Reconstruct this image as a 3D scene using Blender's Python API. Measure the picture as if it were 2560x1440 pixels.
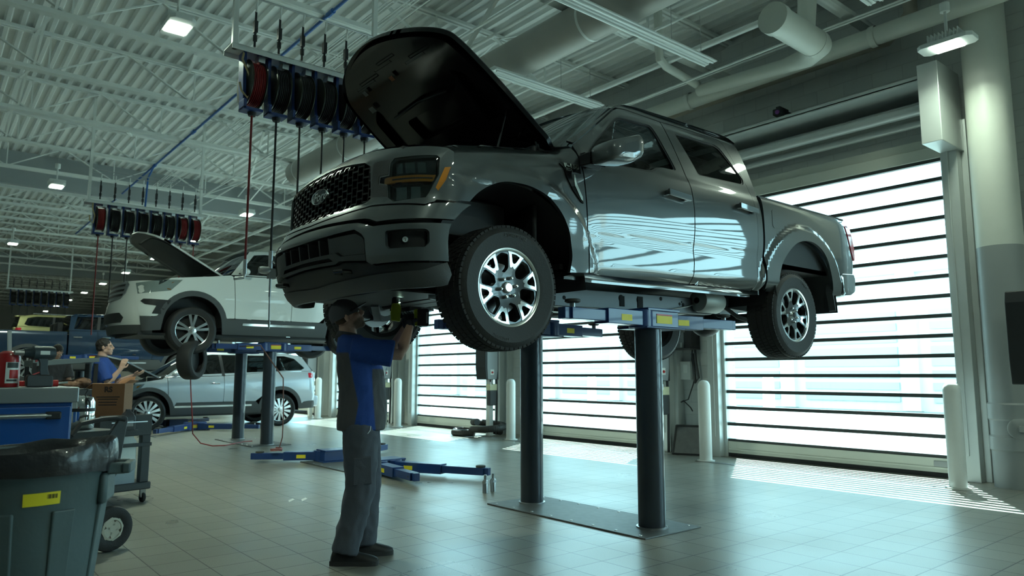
import bpy, math, random
import numpy as np
from math import sin, cos, tan, pi, radians as R, sqrt, atan2
from mathutils import Vector, Matrix, geometry
random.seed(7)
for _o in list(bpy.data.objects): bpy.data.objects.remove(_o)
SC = bpy.context.scene
COL = SC.collection
# ---------------------------------------------------------------- camera
YAW = R(39.5); PIT = R(6.86); HC = 1.25
FW = Vector((sin(YAW), cos(YAW), 0)); RT = Vector((cos(YAW), -sin(YAW), 0))
F3 = FW*cos(PIT)+Vector((0, 0, sin(PIT))); U3 = -FW*sin(PIT)+Vector((0, 0, cos(PIT)))
cd = bpy.data.cameras.new('camera'); cam = bpy.data.objects.new('camera', cd); COL.objects.link(cam)
M_ = Matrix((RT, U3, -F3)).transposed().to_4x4(); M_.translation = (0, 0, HC)
cam.matrix_world = M_
cd.sensor_width = 36; cd.lens = 36*1804/2560; cd.clip_start = .05; cd.clip_end = 400
cd.dof.use_dof = True; cd.dof.focus_distance = 5.6; cd.dof.aperture_fstop = 2.8
SC.camera = cam
# ---------------------------------------------------------------- light
w = bpy.data.worlds.new('sky'); SC.world = w; w.use_nodes = True
nt = w.node_tree; bg = nt.nodes['Background']
bg.inputs[0].default_value = (.66, .92, 1.0, 1); bg.inputs[1].default_value = 2.7
sd = bpy.data.lights.new('sun', 'SUN'); sun = bpy.data.objects.new('sun', sd); COL.objects.link(sun)
sd.energy = 20.0; sd.color = (1.0, 1.0, .95); sd.angle = R(.6)
sun.rotation_euler = Vector((-2.35, -1.45, -3.96)).to_track_quat('-Z', 'Y').to_euler()
vs = SC.view_settings
vs.view_transform = 'Standard'; vs.look = 'None'; vs.exposure = 1.4; vs.gamma = 1.0; vs.use_curve_mapping = False
# ---------------------------------------------------------------- materials
MATS = {}
def mat(name, col=(.5,.5,.5), rough=.5, metal=0., spec=.5, coat=0., bump=0., bscale=30., var=0., vscale=5., emit=0., trans=0.):
    if name in MATS: return MATS[name]
    m = bpy.data.materials.new(name); m.use_nodes = True; MATS[name] = m
    n = m.node_tree.nodes; l = m.node_tree.links; b = n['Principled BSDF']
    b.inputs['Base Color'].default_value = (*col, 1)
    b.inputs['Roughness'].default_value = rough; b.inputs['Metallic'].default_value = metal
    b.inputs['Specular IOR Level'].default_value = spec
    if coat: b.inputs['Coat Weight'].default_value = coat; b.inputs['Coat Roughness'].default_value = .03
    if emit: b.inputs['Emission Color'].default_value = (*col, 1); b.inputs['Emission Strength'].default_value = emit
    if trans: b.inputs['Transmission Weight'].default_value = trans
    tc = n.new('ShaderNodeTexCoord')
    if var:
        nz = n.new('ShaderNodeTexNoise'); nz.inputs['Scale'].default_value = vscale; nz.inputs['Detail'].default_value = 5
        l.new(tc.outputs['Object'], nz.inputs['Vector'])
        mx = n.new('ShaderNodeMix'); mx.data_type = 'RGBA'
        mx.inputs[6].default_value = (*[c*(1-var) for c in col], 1); mx.inputs[7].default_value = (*[min(1, c*(1+var)) for c in col], 1)
        l.new(nz.outputs['Fac'], mx.inputs[0]); l.new(mx.outputs[2], b.inputs['Base Color'])
    if bump:
        nb = n.new('ShaderNodeTexNoise'); nb.inputs['Scale'].default_value = bscale; nb.inputs['Detail'].default_value = 4
        l.new(tc.outputs['Object'], nb.inputs['Vector'])
        bp = n.new('ShaderNodeBump'); bp.inputs['Strength'].default_value = bump; bp.inputs['Distance'].default_value = .01
        l.new(nb.outputs['Fac'], bp.inputs['Height']); l.new(bp.outputs['Normal'], b.inputs['Normal'])
    return m
def glass_mat(name, col, refl_rough=.02, fac=.04):
    """clear sheet: tinted straight-through light plus a mirror-like surface reflection"""
    m = bpy.data.materials.new(name); m.use_nodes = True; MATS[name] = m
    n = m.node_tree.nodes; l = m.node_tree.links; n.clear()
    o = n.new('ShaderNodeOutputMaterial'); t = n.new('ShaderNodeBsdfTransparent'); g = n.new('ShaderNodeBsdfGlossy')
    t.inputs[0].default_value = (*col, 1); g.inputs['Roughness'].default_value = refl_rough
    lw = n.new('ShaderNodeLayerWeight'); lw.inputs[0].default_value = .5
    pw = n.new('ShaderNodeMath'); pw.operation = 'POWER'; pw.inputs[1].default_value = 4.; l.new(lw.outputs['Facing'], pw.inputs[0])
    f = n.new('ShaderNodeMath'); f.operation = 'MULTIPLY_ADD'; f.inputs[1].default_value = .8; f.inputs[2].default_value = fac; l.new(pw.outputs[0], f.inputs[0])
    mx = n.new('ShaderNodeMixShader'); l.new(f.outputs[0], mx.inputs[0]); l.new(t.outputs[0], mx.inputs[1]); l.new(g.outputs[0], mx.inputs[2])
    l.new(mx.outputs[0], o.inputs[0]); return m
# ---------------------------------------------------------------- mesh helpers
def wloc(o):
    v = Vector((0, 0, 0))
    while o is not None: v += o.location; o = o.parent
    return v
def thing(name, label, cat, loc=(0,0,0), group=None, kind=None):
    o = bpy.data.objects.new(name, None); COL.objects.link(o); o.location = loc; o.empty_display_size = .1
    return tag(o, label, cat, group, kind)
def tag(o, label=None, cat=None, group=None, kind=None):
    if label: o['label'] = label
    if cat: o['category'] = cat
    if group: o['group'] = group
    if kind: o['kind'] = kind
    return o
def link(name, verts, faces, m, parent=None, ang=35, bevel=0., seg=2, loc=None, matidx=None, label=None):
    me = bpy.data.meshes.new(name)
    base = wloc(parent) if parent is not None else (Vector(loc) if loc is not None else Vector((0,0,0)))
    vv = np.asarray(verts, dtype=float).reshape(-1, 3) - np.array(base)
    me.from_pydata(vv.tolist(), [], [tuple(int(i) for i in f) for f in faces]); me.update()
    ms = m if isinstance(m, (list, tuple)) else [m]
    for q in ms: me.materials.append(q)
    if matidx is not None: me.polygons.foreach_set('material_index', matidx)
    if ang:
        me.polygons.foreach_set('use_smooth', [True]*len(me.polygons)); me.set_sharp_from_angle(angle=R(ang))
    o = bpy.data.objects.new(name, me); COL.objects.link(o)
    if parent is not None: o.parent = parent
    elif loc is not None: o.location = loc
    if bevel:
        b = o.modifiers.new('bevel', 'BEVEL'); b.width = bevel; b.segments = seg; b.limit_method = 'ANGLE'; b.angle_limit = R(40)
        b.harden_normals = False
    if label: o['label'] = label
    return o
class G:
    """collects shapes, then links them as one mesh"""
    def __init__(s): s.v = []; s.f = []; s.m = []; s.k = 0
    def add(s, v, f):
        n = len(s.v); s.v.extend([tuple(p) for p in v]); s.f.extend([tuple(n+i for i in q) for q in f]); s.m.extend([s.k]*len(f)); return s
    def mi(s, k): s.k = k; return s
    def box(s, a, b, rot=None, c=None):
        x0, y0, z0 = [min(a[i], b[i]) for i in range(3)]; x1, y1, z1 = [max(a[i], b[i]) for i in range(3)]
        v = [Vector(p) for p in ((x0,y0,z0),(x1,y0,z0),(x1,y1,z0),(x0,y1,z0),(x0,y0,z1),(x1,y0,z1),(x1,y1,z1),(x0,y1,z1))]
        if rot is not None:
            c = Vector(c) if c is not None else Vector(((x0+x1)/2,(y0+y1)/2,(z0+z1)/2)); v = [c+rot@(p-c) for p in v]
        return s.add(v, [(0,3,2,1),(4,5,6,7),(0,1,5,4),(1,2,6,5),(2,3,7,6),(3,0,4,7)])
    def hexa(s, lo, hi):
        """lo, hi: four points each (same order)"""
        return s.add(list(lo)+list(hi), [(0,3,2,1),(4,5,6,7),(0,1,5,4),(1,2,6,5),(2,3,7,6),(3,0,4,7)])
    def beam(s, a, b, w, h, up=(0,0,1)):
        a = Vector(a); b = Vector(b); d = (b-a).normalized(); u = Vector(up)
        if abs(d.dot(u)) > .98: u = Vector((1,0,0))
        r = d.cross(u).normalized(); u = r.cross(d).normalized()
        q = [(-w/2,-h/2),(w/2,-h/2),(w/2,h/2),(-w/2,h/2)]
        return s.hexa([a+r*x+u*y for x, y in q], [b+r*x+u*y for x, y in q])
    def tube(s, pts, r, n=10, cap=True):
        pts = [Vector(p) for p in pts]; rs = r if isinstance(r, (list, tuple)) else [r]*len(pts)
        v = []; f = []; prev = None
        for i, p in enumerate(pts):
            d = (pts[min(i+1, len(pts)-1)]-pts[max(i-1, 0)]).normalized()
            if prev is None:
                u = Vector((0,0,1)) if abs(d.z) < .9 else Vector((1,0,0)); prev = d.cross(u).normalized()
            x = (prev-d*prev.dot(d)).normalized(); prev = x; y = d.cross(x)
            for k in range(n): a = 2*pi*k/n; v.append(p+(x*cos(a)+y*sin(a))*rs[i])
        for i in range(len(pts)-1):
            for k in range(n): f.append((i*n+k, i*n+(k+1)%n, (i+1)*n+(k+1)%n, (i+1)*n+k))
        if cap: f.append(tuple(range(n))[::-1]); f.append(tuple((len(pts)-1)*n+k for k in range(n)))
        return s.add(v, f)
    def lathe(s, prof, org, axis=(0,0,1), n=32, a0=0, a1=2*pi):
        """prof: (radius, distance along axis)"""
        ax = Vector(axis).normalized(); u = Vector((1,0,0)) if abs(ax.x) < .9 else Vector((0,0,1))
        x = (u-ax*u.dot(ax)).normalized(); y = ax.cross(x); org = Vector(org); full = abs(a1-a0-2*pi) < 1e-6
        cnt = n if full else n+1; v = []; f = []
        for r, h in prof:
            for k in range(cnt):
                a = a0+(a1-a0)*k/n; v.append(org+ax*h+(x*cos(a)+y*sin(a))*max(r, 1e-5))
        for i in range(len(prof)-1):
            for k in range(n if full else cnt-1):
                k2 = (k+1) % cnt; f.append((i*cnt+k, i*cnt+k2, (i+1)*cnt+k2, (i+1)*cnt+k))
        return s.add(v, f)
    def cyl(s, a, b, r, n=20): return s.tube([a, b], r, n)
    def prism(s, poly, fn, d0, d1):
        """poly 2-D, fn(u,v,d)->point; extruded from d0 to d1"""
        n = len(poly); v = [fn(u, q, d0) for u, q in poly]+[fn(u, q, d1) for u, q in poly]
        return s.add(v, [tuple(range(n))[::-1], tuple(range(n, 2*n))]+[(i, (i+1)%n, n+(i+1)%n, n+i) for i in range(n)])
    def grid(s, P, closeu=False, closev=False):
        nu = len(P); nv = len(P[0]); v = [p for row in P for p in row]; f = []
        for i in range(nu if closeu else nu-1):
            for j in range(nv if closev else nv-1):
                f.append((i*nv+j, ((i+1)%nu)*nv+j, ((i+1)%nu)*nv+(j+1)%nv, i*nv+(j+1)%nv))
        return s.add(v, f)
    def ball(s, c, r, n=16, m=10):
        c = Vector(c); r = r if isinstance(r, (list, tuple)) else (r, r, r); P = []
        for i in range(m+1):
            t = pi*i/m; P.append([c+Vector((r[0]*sin(t)*cos(2*pi*k/n), r[1]*sin(t)*sin(2*pi*k/n), r[2]*cos(t))) for k in range(n)])
        return s.grid(P, closev=True)
    def build(s, name, m, parent=None, **k):
        mi = s.m if isinstance(m, (list, tuple)) else None
        return link(name, s.v, s.f, m, parent, matidx=mi, **k)
def inpoly(P, poly):
    P = np.asarray(P); x, y = P[:,0], P[:,1]; ins = np.zeros(len(P), bool); q = np.asarray(poly); n = len(q); j = n-1
    for i in range(n):
        xi, yi = q[i]; xj, yj = q[j]
        c = ((yi > y) != (yj > y)) & (x < (xj-xi)*(y-yi)/((yj-yi) if yj != yi else 1e-12)+xi)
        ins ^= c; j = i
    return ins
def resamp(poly, res):
    out = []; n = len(poly)
    for i in range(n):
        a = np.array(poly[i], float); b = np.array(poly[(i+1)%n], float); k = max(1, int(np.ceil(np.linalg.norm(b-a)/res)))
        for t in range(k): out.append(a+(b-a)*t/k)
    return out
def rnd(poly, r=.02, n=4):
    """round the corners of a 2-D outline; entries may be (x,y) or (x,y,radius)"""
    out = []; N = len(poly)
    for i in range(N):
        p = Vector(poly[i][:2]); rr = poly[i][2] if len(poly[i]) > 2 else r
        a = Vector(poly[i-1][:2]); b = Vector(poly[(i+1)%N][:2]); da = a-p; db = b-p
        rr = min(rr, da.length*.45, db.length*.45)
        if rr < 1e-4: out.append(tuple(p)); continue
        p0 = p+da.normalized()*rr; p1 = p+db.normalized()*rr
        for k in range(n+1):
            t = k/n; q = p0*(1-t)**2+p*2*t*(1-t)+p1*t*t; out.append(tuple(q))
    return out
def cdt(poly, holes, res):
    loops = [resamp(poly, res)]+[resamp(h, res) for h in holes]
    V = []; E = []
    for lp in loops:
        n0 = len(V); V += [Vector(p) for p in lp]; E += [(n0+i, n0+(i+1)%len(lp)) for i in range(len(lp))]
    B = np.array([tuple(v) for v in V]); lo = B.min(0); hi = B.max(0)
    xs = np.arange(lo[0]+res/2, hi[0], res); ys = np.arange(lo[1]+res/2, hi[1], res)
    if len(xs) and len(ys):
        g = np.array([(x, y) for x in xs for y in ys]); k = inpoly(g, loops[0])
        for h in loops[1:]: k &= ~inpoly(g, h)
        g = g[k]
        if len(g):
            d = np.min(np.hypot(g[:,None,0]-B[None,:,0], g[:,None,1]-B[None,:,1]), axis=1); g = g[d > .45*res]
            V += [Vector(p) for p in g]
    r = geometry.delaunay_2d_cdt(V, E, [], 0, 1e-7); vs_ = np.array([tuple(v) for v in r[0]]); fs = r[2]
    C = np.array([vs_[list(f)].mean(0) for f in fs]); k = inpoly(C, loops[0])
    for h in loops[1:]: k &= ~inpoly(C, h)
    return vs_, [f for f, q in zip(fs, k) if q]
def panel(name, poly, fm, out, m, parent=None, holes=(), res=.06, thick=.015, label=None, ang=50, gobj=None):
    """a sheet cut to a 2-D outline, laid on the surface fm(u,v), with folded-back edges; out = rough outward direction"""
    P, F = cdt(poly, list(holes), res); e = 1e-3; out = Vector(out)
    W = [Vector(fm(u, v)) for u, v in P]; N = []
    for (u, v), p in zip(P, W):
        a = Vector(fm(u+e, v))-Vector(fm(u-e, v)); b = Vector(fm(u, v+e))-Vector(fm(u, v-e)); q = a.cross(b)
        q = q.normalized() if q.length > 1e-12 else out.copy()
        N.append(q if q.dot(out) > 0 else -q)
    FF = []; cnt = {}
    for f in F:
        q = (W[f[1]]-W[f[0]]).cross(W[f[2]]-W[f[0]]); f = tuple(f)
        if q.dot(N[f[0]]) < 0: f = f[::-1]
        FF.append(f)
        for i in range(len(f)): cnt[(f[i], f[(i+1)%len(f)])] = 1
    be = [(a, b) for (a, b) in cnt if (b, a) not in cnt]; V = list(W); idx = {}
    for a, b in be:
        for q in (a, b):
            if q not in idx: idx[q] = len(V); V.append(W[q]-N[q]*thick)
    for a, b in be: FF.append((b, a, idx[a], idx[b]))
    if gobj is not None: gobj.add(V, FF); return None
    o = link(name, V, FF, m, parent, ang=ang, label=label); me = o.data; nt_ = len(F); L_ = []
    for pi_, pl in enumerate(me.polygons):
        for vi in pl.vertices: L_.append(tuple(N[vi]) if pi_ < nt_ else tuple(pl.normal))
    me.normals_split_custom_set(L_)
    return o
def pch(xs, ys):
    """smooth monotone interpolation"""
    xs = np.array(xs, float); ys = np.array(ys, float); h = np.diff(xs); d = np.diff(ys)/h; m = np.zeros(len(xs))
    for i in range(1, len(xs)-1):
        if d[i-1]*d[i] > 0: w1 = 2*h[i]+h[i-1]; w2 = h[i]+2*h[i-1]; m[i] = (w1+w2)/(w1/d[i-1]+w2/d[i])
    m[0] = d[0]; m[-1] = d[-1]; X = xs.tolist(); Y = ys.tolist(); Mm = m.tolist(); n = len(X)
    def f(x):
        if x <= X[0]: return Y[0]
        if x >= X[-1]: return Y[-1]
        i = 0
        while X[i+1] < x: i += 1
        hh = X[i+1]-X[i]; t = (x-X[i])/hh; t2 = t*t; t3 = t2*t
        return (2*t3-3*t2+1)*Y[i]+(t3-2*t2+t)*hh*Mm[i]+(-2*t3+3*t2)*Y[i+1]+(t3-t2)*hh*Mm[i+1]
    return f
def crom(P, n=5):
    """smooth curve through points"""
    P = [Vector(p) for p in P]; out = []
    for i in range(len(P)-1):
        a = P[max(i-1, 0)]; b = P[i]; c = P[i+1]; d = P[min(i+2, len(P)-1)]
        for k in range(n):
            t = k/n; out.append(tuple(.5*((2*b)+(c-a)*t+(2*a-5*b+4*c-d)*t*t+(3*b-a-3*c+d)*t**3)))
    out.append(tuple(P[-1])); return out
def dup(root, loc=None, rotz=None, label=None, group=None, name=None):
    r = root.copy(); COL.objects.link(r)
    if loc is not None: r.location = loc
    if rotz is not None: r.rotation_euler = (0, 0, rotz)
    if label: r['label'] = label
    if group: r['group'] = group
    for ch in list(root.children):
        c = ch.copy(); COL.objects.link(c); c.parent = r
        for g in list(ch.children):
            d = g.copy(); COL.objects.link(d); d.parent = c
    return r
def text(name, body, size, m, parent, fn, thick=.002, shear=0., align='CENTER', bold=0., xs=1.):
    """lettering as a mesh; fn(u,v,d)->point, d = height above the surface"""
    cu = bpy.data.curves.new(name, 'FONT'); cu.body = body; cu.size = size; cu.align_x = align; cu.align_y = 'CENTER'
    cu.extrude = .5; cu.shear = shear; cu.offset = bold; cu.resolution_u = 3
    o = bpy.data.objects.new(name, cu); COL.objects.link(o)
    me = bpy.data.meshes.new_from_object(o); bpy.data.objects.remove(o); bpy.data.curves.remove(cu)
    V = [fn(v.co.x*xs, v.co.y, (v.co.z+.5)*thick) for v in me.vertices]; F = [tuple(p.vertices) for p in me.polygons]
    bpy.data.meshes.remove(me)
    return link(name, V, F, m, parent, ang=0)
def itp(x, xp, fp): return float(np.interp(x, xp, fp))
def sst(x, a, b):
    t = min(1, max(0, (x-a)/(b-a))); return t*t*(3-2*t)
# ---------------------------------------------------------------- palette
white = mat('white_paint', (.82,.85,.82), .55, var=.06, vscale=2)
whiteg = mat('white_gloss', (.78,.82,.8), .3)
deckm = mat('deck_paint', (.80,.82,.80), .5, var=.05, vscale=1.2)
cream = mat('cream_metal', (.62,.63,.56), .45)
alu = mat('aluminium', (.62,.65,.66), .3, 1.)
steel = mat('steel', (.45,.46,.47), .35, 1.)
chrome = mat('chrome', (.85,.87,.88), .08, 1.)
blackp = mat('black_plastic', (.018,.019,.021), .5)
blackg = mat('black_gloss', (.006,.006,.007), .12, coat=.5)
rubber = mat('rubber', (.030,.030,.031), .75, bump=.3, bscale=60)
darkg = mat('dark_grey_plastic', (.055,.058,.062), .5, bump=.15, bscale=120)
liftblue = mat('lift_blue', (.012,.045,.17), .35, coat=.3, var=.15)
liftpost = mat('lift_post_paint', (.035,.045,.06), .28, .3, coat=.4)
yel = mat('yellow_label', (.85,.70,.03), .5)
redp = mat('red_plastic', (.55,.02,.02), .4)
darkhole = mat('dark_cavity', (.008,.008,.009), .8)
bollm = mat('bollard_paint', (.70,.72,.70), .5, bump=.1, bscale=20, var=.04)
blockm = None
def wallmat():
    m = bpy.data.materials.new('painted_block'); m.use_nodes = True; n = m.node_tree.nodes; l = m.node_tree.links; b = n['Principled BSDF']
    tc = n.new('ShaderNodeTexCoord'); sp = n.new('ShaderNodeSeparateXYZ'); cb = n.new('ShaderNodeCombineXYZ')
    ad = n.new('ShaderNodeMath'); ad.operation = 'ADD'
    l.new(tc.outputs['Object'], sp.inputs[0]); l.new(sp.outputs['X'], ad.inputs[0]); l.new(sp.outputs['Y'], ad.inputs[1])
    l.new(ad.outputs[0], cb.inputs[0]); l.new(sp.outputs['Z'], cb.inputs[1])
    br = n.new('ShaderNodeTexBrick'); l.new(cb.outputs[0], br.inputs['Vector'])
    br.inputs['Scale'].default_value = 1; br.inputs['Brick Width'].default_value = .4; br.inputs['Row Height'].default_value = .2
    br.inputs['Mortar Size'].default_value = .006; br.inputs['Mortar Smooth'].default_value = .4
    br.inputs['Color1'].default_value = (.56,.58,.57,1); br.inputs['Color2'].default_value = (.60,.62,.60,1); br.inputs['Mortar'].default_value = (.50,.52,.51,1)
    l.new(br.outputs['Color'], b.inputs['Base Color']); b.inputs['Roughness'].default_value = .55
    bu = n.new('ShaderNodeBump'); bu.inputs['Strength'].default_value = .5; bu.inputs['Distance'].default_value = -.006
    l.new(br.outputs['Fac'], bu.inputs['Height']); l.new(bu.outputs['Normal'], b.inputs['Normal'])
    return m
blockm = wallmat()
def floormat():
    m = bpy.data.materials.new('floor_tiles'); m.use_nodes = True; n = m.node_tree.nodes; l = m.node_tree.links; b = n['Principled BSDF']
    tc = n.new('ShaderNodeTexCoord'); mp = n.new('ShaderNodeMapping'); mp.inputs['Location'].default_value = (-1.291+30, -2.32+30, 0)
    l.new(tc.outputs['Object'], mp.inputs[0])
    br = n.new('ShaderNodeTexBrick'); l.new(mp.outputs[0], br.inputs['Vector']); br.offset = 0; br.squash = 1
    br.inputs['Scale'].default_value = 1; br.inputs['Brick Width'].default_value = .3; br.inputs['Row Height'].default_value = .3
    br.inputs['Mortar Size'].default_value = .0045; br.inputs['Mortar Smooth'].default_value = .2
    br.inputs['Color1'].default_value = (.225,.220,.190,1); br.inputs['Color2'].default_value = (.262,.256,.222,1); br.inputs['Mortar'].default_value = (.035,.034,.030,1)
    nz = n.new('ShaderNodeTexNoise'); nz.inputs['Scale'].default_value = .9; nz.inputs['Detail'].default_value = 6; l.new(tc.outputs['Object'], nz.inputs['Vector'])
    n2 = n.new('ShaderNodeTexNoise'); n2.inputs['Scale'].default_value = 160; n2.inputs['Detail'].default_value = 2; l.new(tc.outputs['Object'], n2.inputs['Vector'])
    mr = n.new('ShaderNodeMapRange'); mr.inputs['From Min'].default_value = .3; mr.inputs['From Max'].default_value = .7; mr.inputs['To Min'].default_value = .78; mr.inputs['To Max'].default_value = 1.18
    l.new(nz.outputs['Fac'], mr.inputs['Value'])
    m2 = n.new('ShaderNodeMapRange'); m2.inputs['From Min'].default_value = .35; m2.inputs['From Max'].default_value = .65; m2.inputs['To Min'].default_value = .85; m2.inputs['To Max'].default_value = 1.12
    l.new(n2.outputs['Fac'], m2.inputs['Value'])
    mu = n.new('ShaderNodeMath'); mu.operation = 'MULTIPLY'; l.new(mr.outputs[0], mu.inputs[0]); l.new(m2.outputs[0], mu.inputs[1])
    vm = n.new('ShaderNodeVectorMath'); vm.operation = 'SCALE'; l.new(br.outputs['Color'], vm.inputs[0]); l.new(mu.outputs[0], vm.inputs['Scale'])
    l.new(vm.outputs[0], b.inputs['Base Color'])
    r2 = n.new('ShaderNodeMapRange'); r2.inputs['To Min'].default_value = .2; r2.inputs['To Max'].default_value = .42; l.new(nz.outputs['Fac'], r2.inputs['Value'])
    l.new(r2.outputs[0], b.inputs['Roughness'])
    bu = n.new('ShaderNodeBump'); bu.inputs['Strength'].default_value = .4; bu.inputs['Distance'].default_value = -.003
    l.new(br.outputs['Fac'], bu.inputs['Height']); l.new(bu.outputs['Normal'], b.inputs['Normal'])
    return m
floorm = floormat()
doorglass = glass_mat('door_pane', (.66,.91,.93))
# ================================================================ the hall
XW = 9.97; ZD = 6.68; Y1 = 62.
GY = [(3.385, 6.64)]                                   # glazed opening of every door (Y range)
for k in range(1, 6): GY.append((3.385+4.485*k, 6.64+4.485*k))
GY.insert(0, (-2.10, 1.155)); GY.insert(0, (-6.6, -3.345))
S = lambda o: tag(o, kind='structure')
S(G().box((-9, -12, -.12), (XW+.31, Y1, 0)).build('floor', floorm, ang=0))
tag(bpy.data.objects['floor'], 'grey-beige square tiled workshop floor')
# door wall
g = G(); ys = [-12]
for a, b in GY: ys += [a-.14, b+.14]
ys.append(Y1)
for i in range(0, len(ys), 2): g.box((XW, ys[i], 0), (XW+.3, ys[i+1], 4.14))
g.box((XW, -12, 4.14), (XW+.3, Y1, 7.0))
S(g.build('wall_right', blockm, ang=0))
S(G().box((-9.2, -12, 0), (-9, Y1, 7)).build('wall_left', blockm, ang=0))
S(G().box((-9.2, Y1, 0), (XW+.3, Y1+.2, 7)).build('wall_back', blockm, ang=0))
S(G().box((-9.2, -12.2, 0), (XW+.3, -12, 7)).build('wall_front', blockm, ang=0))
# ceiling: fluted roof deck
ceil = thing('ceiling', None, None); tag(ceil, kind='structure')
g = G(); p = .19; x = -9.0; prof = []
while x < XW:
    prof += [(x, ZD), (x+.055, ZD), (x+.08, ZD+.06), (x+p-.025, ZD+.06)]; x += p
prof.append((x, ZD))
g.grid([[(a, -12, z) for a, z in prof], [(a, Y1, z) for a, z in prof]])
g.box((-9, -12, ZD+.07), (XW, Y1, ZD+.2))
g.build('roof_deck', deckm, ceil, ang=0)
# open-web joists, spanning front to back of the bays
def joist(y):
    g = G(); zb = 6.05; zt = ZD-.03
    for s in (-1, 1): g.box((-9, y+s*.075, zb-.035), (XW, y+s*.018, zb+.03)); g.box((-9, y+s*.065, zt-.02), (XW, y+s*.018, zt+.03))
    g.box((-9, y-.065, zb-.035), (XW, y+.065, zb-.03))
    x = -8.6; k = 0
    while x < XW-1.2:
        g.beam((x, y, zt), (x+1.1, y, zb), .022, .06, (0,1,0)); g.beam((x+1.1, y, zb), (x+1.1, y, zt), .022, .03, (0,1,0))
        g.beam((x+1.1, y, zb), (x+2.2, y, zt), .022, .035, (0,1,0)); x += 2.2
    return g.build('roof_joist', white, ceil, ang=0)
j0 = joist(1.98)
for k in range(-4, 27):
    if k == 0: continue
    c = j0.copy(); COL.objects.link(c); c.location.y = 2.2425*k
g = G()                                               # cross bracing and bridging angles between joists
for k in range(-2, 20):
    ya = 1.98+2.2425*k; yb = ya+2.2425
    for xx in (-4.5, 1.1, 6.9):
        g.beam((xx, ya, 6.07), (xx, yb, ZD-.05), .035, .006); g.beam((xx, ya, ZD-.05), (xx, yb, 6.07), .035, .006)
    if k % 2 == 0:
        g.beam((2.9, ya, 6.02), (3.4, yb, ZD-.06), .05, .05); g.beam((6.1, yb, 6.02), (5.6, ya, ZD-.06), .05, .05)
g.build('joist_bridging', white, ceil, ang=0)
S(G().box((-9, 20.9, 5.86), (XW, 21.05, ZD)).build('trim_1', mat('bulkhead_grey', (.33,.36,.37), .6), ang=0))
S(G().box((-9, 38.9, 5.8), (XW, 39.05, ZD)).build('trim_2', MATS['bulkhead_grey'], ang=0))
# baseboard-less door bays: jambs, curtain, spiral head gear
slatm = mat('door_slat', (.055,.062,.062), .45, .3)
jambm = mat('jamb_metal', (.60,.63,.62), .38, .4, var=.05)
shadem = mat('door_seal', (.02,.02,.022), .7)
def door(n, a, b, detail):
    d = thing('door_%d' % n, None, None, (9.85, (a+b)/2, 0)); tag(d, kind='structure')
    g = G()
    for s, e in ((-1, a), (1, b)):
        y0, y1 = sorted((e, e+s*.05)); g.box((9.78, y0, 0), (XW+.02, y1, 4.25))
        y0, y1 = sorted((e+s*.05, e+s*.23)); g.box((9.66, y0, 0), (XW-.001, y1, 4.4))
        y0, y1 = sorted((e+s*.11, e+s*.13)); g.box((9.64, y0, .3), (9.66, y1, 4.2))
        y0, y1 = sorted((e+s*.23, e+s*.30)); g.box((9.80, y0, 0), (XW-.001, y1, 4.4))
    g.build('door_jamb', jambm, d, ang=0, bevel=.006)
    gb = G().box((9.80, a, .06), (9.90, b, .235)).box((9.785, a+.02, .10), (9.80, b-.02, .125))
    gb.build('bottom_rail', cream, d, ang=0, bevel=.004)
    G().box((9.79, a+.1, .13), (9.799, a+.32, .20)).build('maker_plate', steel, d, ang=0, bevel=.003)
    G().box((9.81, a, .0), (9.89, b, .06)).build('rubber_seal', shadem, d, ang=0)
    g = G()
    for k in range(16):
        z = .249+.2475*k; g.box((9.815, a, z-.024), (9.885, b, z+.024)); 
    g.build('slats', slatm, d, ang=0)
    g = G()
    for k in range(15):
        z = .249+.2475*k; g.add([(9.85, a, z+.0235), (9.85, b, z+.0235), (9.85, b, z+.2240), (9.85, a, z+.2240)], [(0,1,2,3)])
    g.build('clear_panes', doorglass, d, ang=0)
    # lintel trim and head gear
    g = G().box((9.78, a-.12, 3.98), (XW+.01, b+.12, 4.13)).box((9.84, a-.12, 4.14), (XW, b+.12, 4.26))
    g.build('lintel_trim', cream, d, ang=0, bevel=.004)
    g = G().box((9.25, a-.05, 4.83), (XW, b+.12, 4.86)).box((9.25, a-.05, 4.845), (9.27, b+.12, 4.90))
    g.tube([(9.62, a-.05, 4.60), (9.62, b+.1, 4.60)], .075, 14).tube([(9.82, a-.05, 4.48), (9.82, b+.1, 4.48)], .05, 12)
    g.box((9.7, a, 4.66), (XW, b+.1, 4.72))
    g.build('spiral_roller', jambm, d)
    g = G().box((9.12, a-.27, 3.99), (9.80, a-.04, 4.98))
    hb = g.build('drum_housing', jambm, d, ang=0, bevel=.008)
    G().lathe([(0, 0), (.27, 0), (.27, .02), (0, .02)], (9.45, a-.025, 4.42), (0,-1,0), 28).build('drum_disc', cream, d)
    return d
for i, (a, b) in enumerate(GY): door(i+1, a, b, i < 4)
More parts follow.
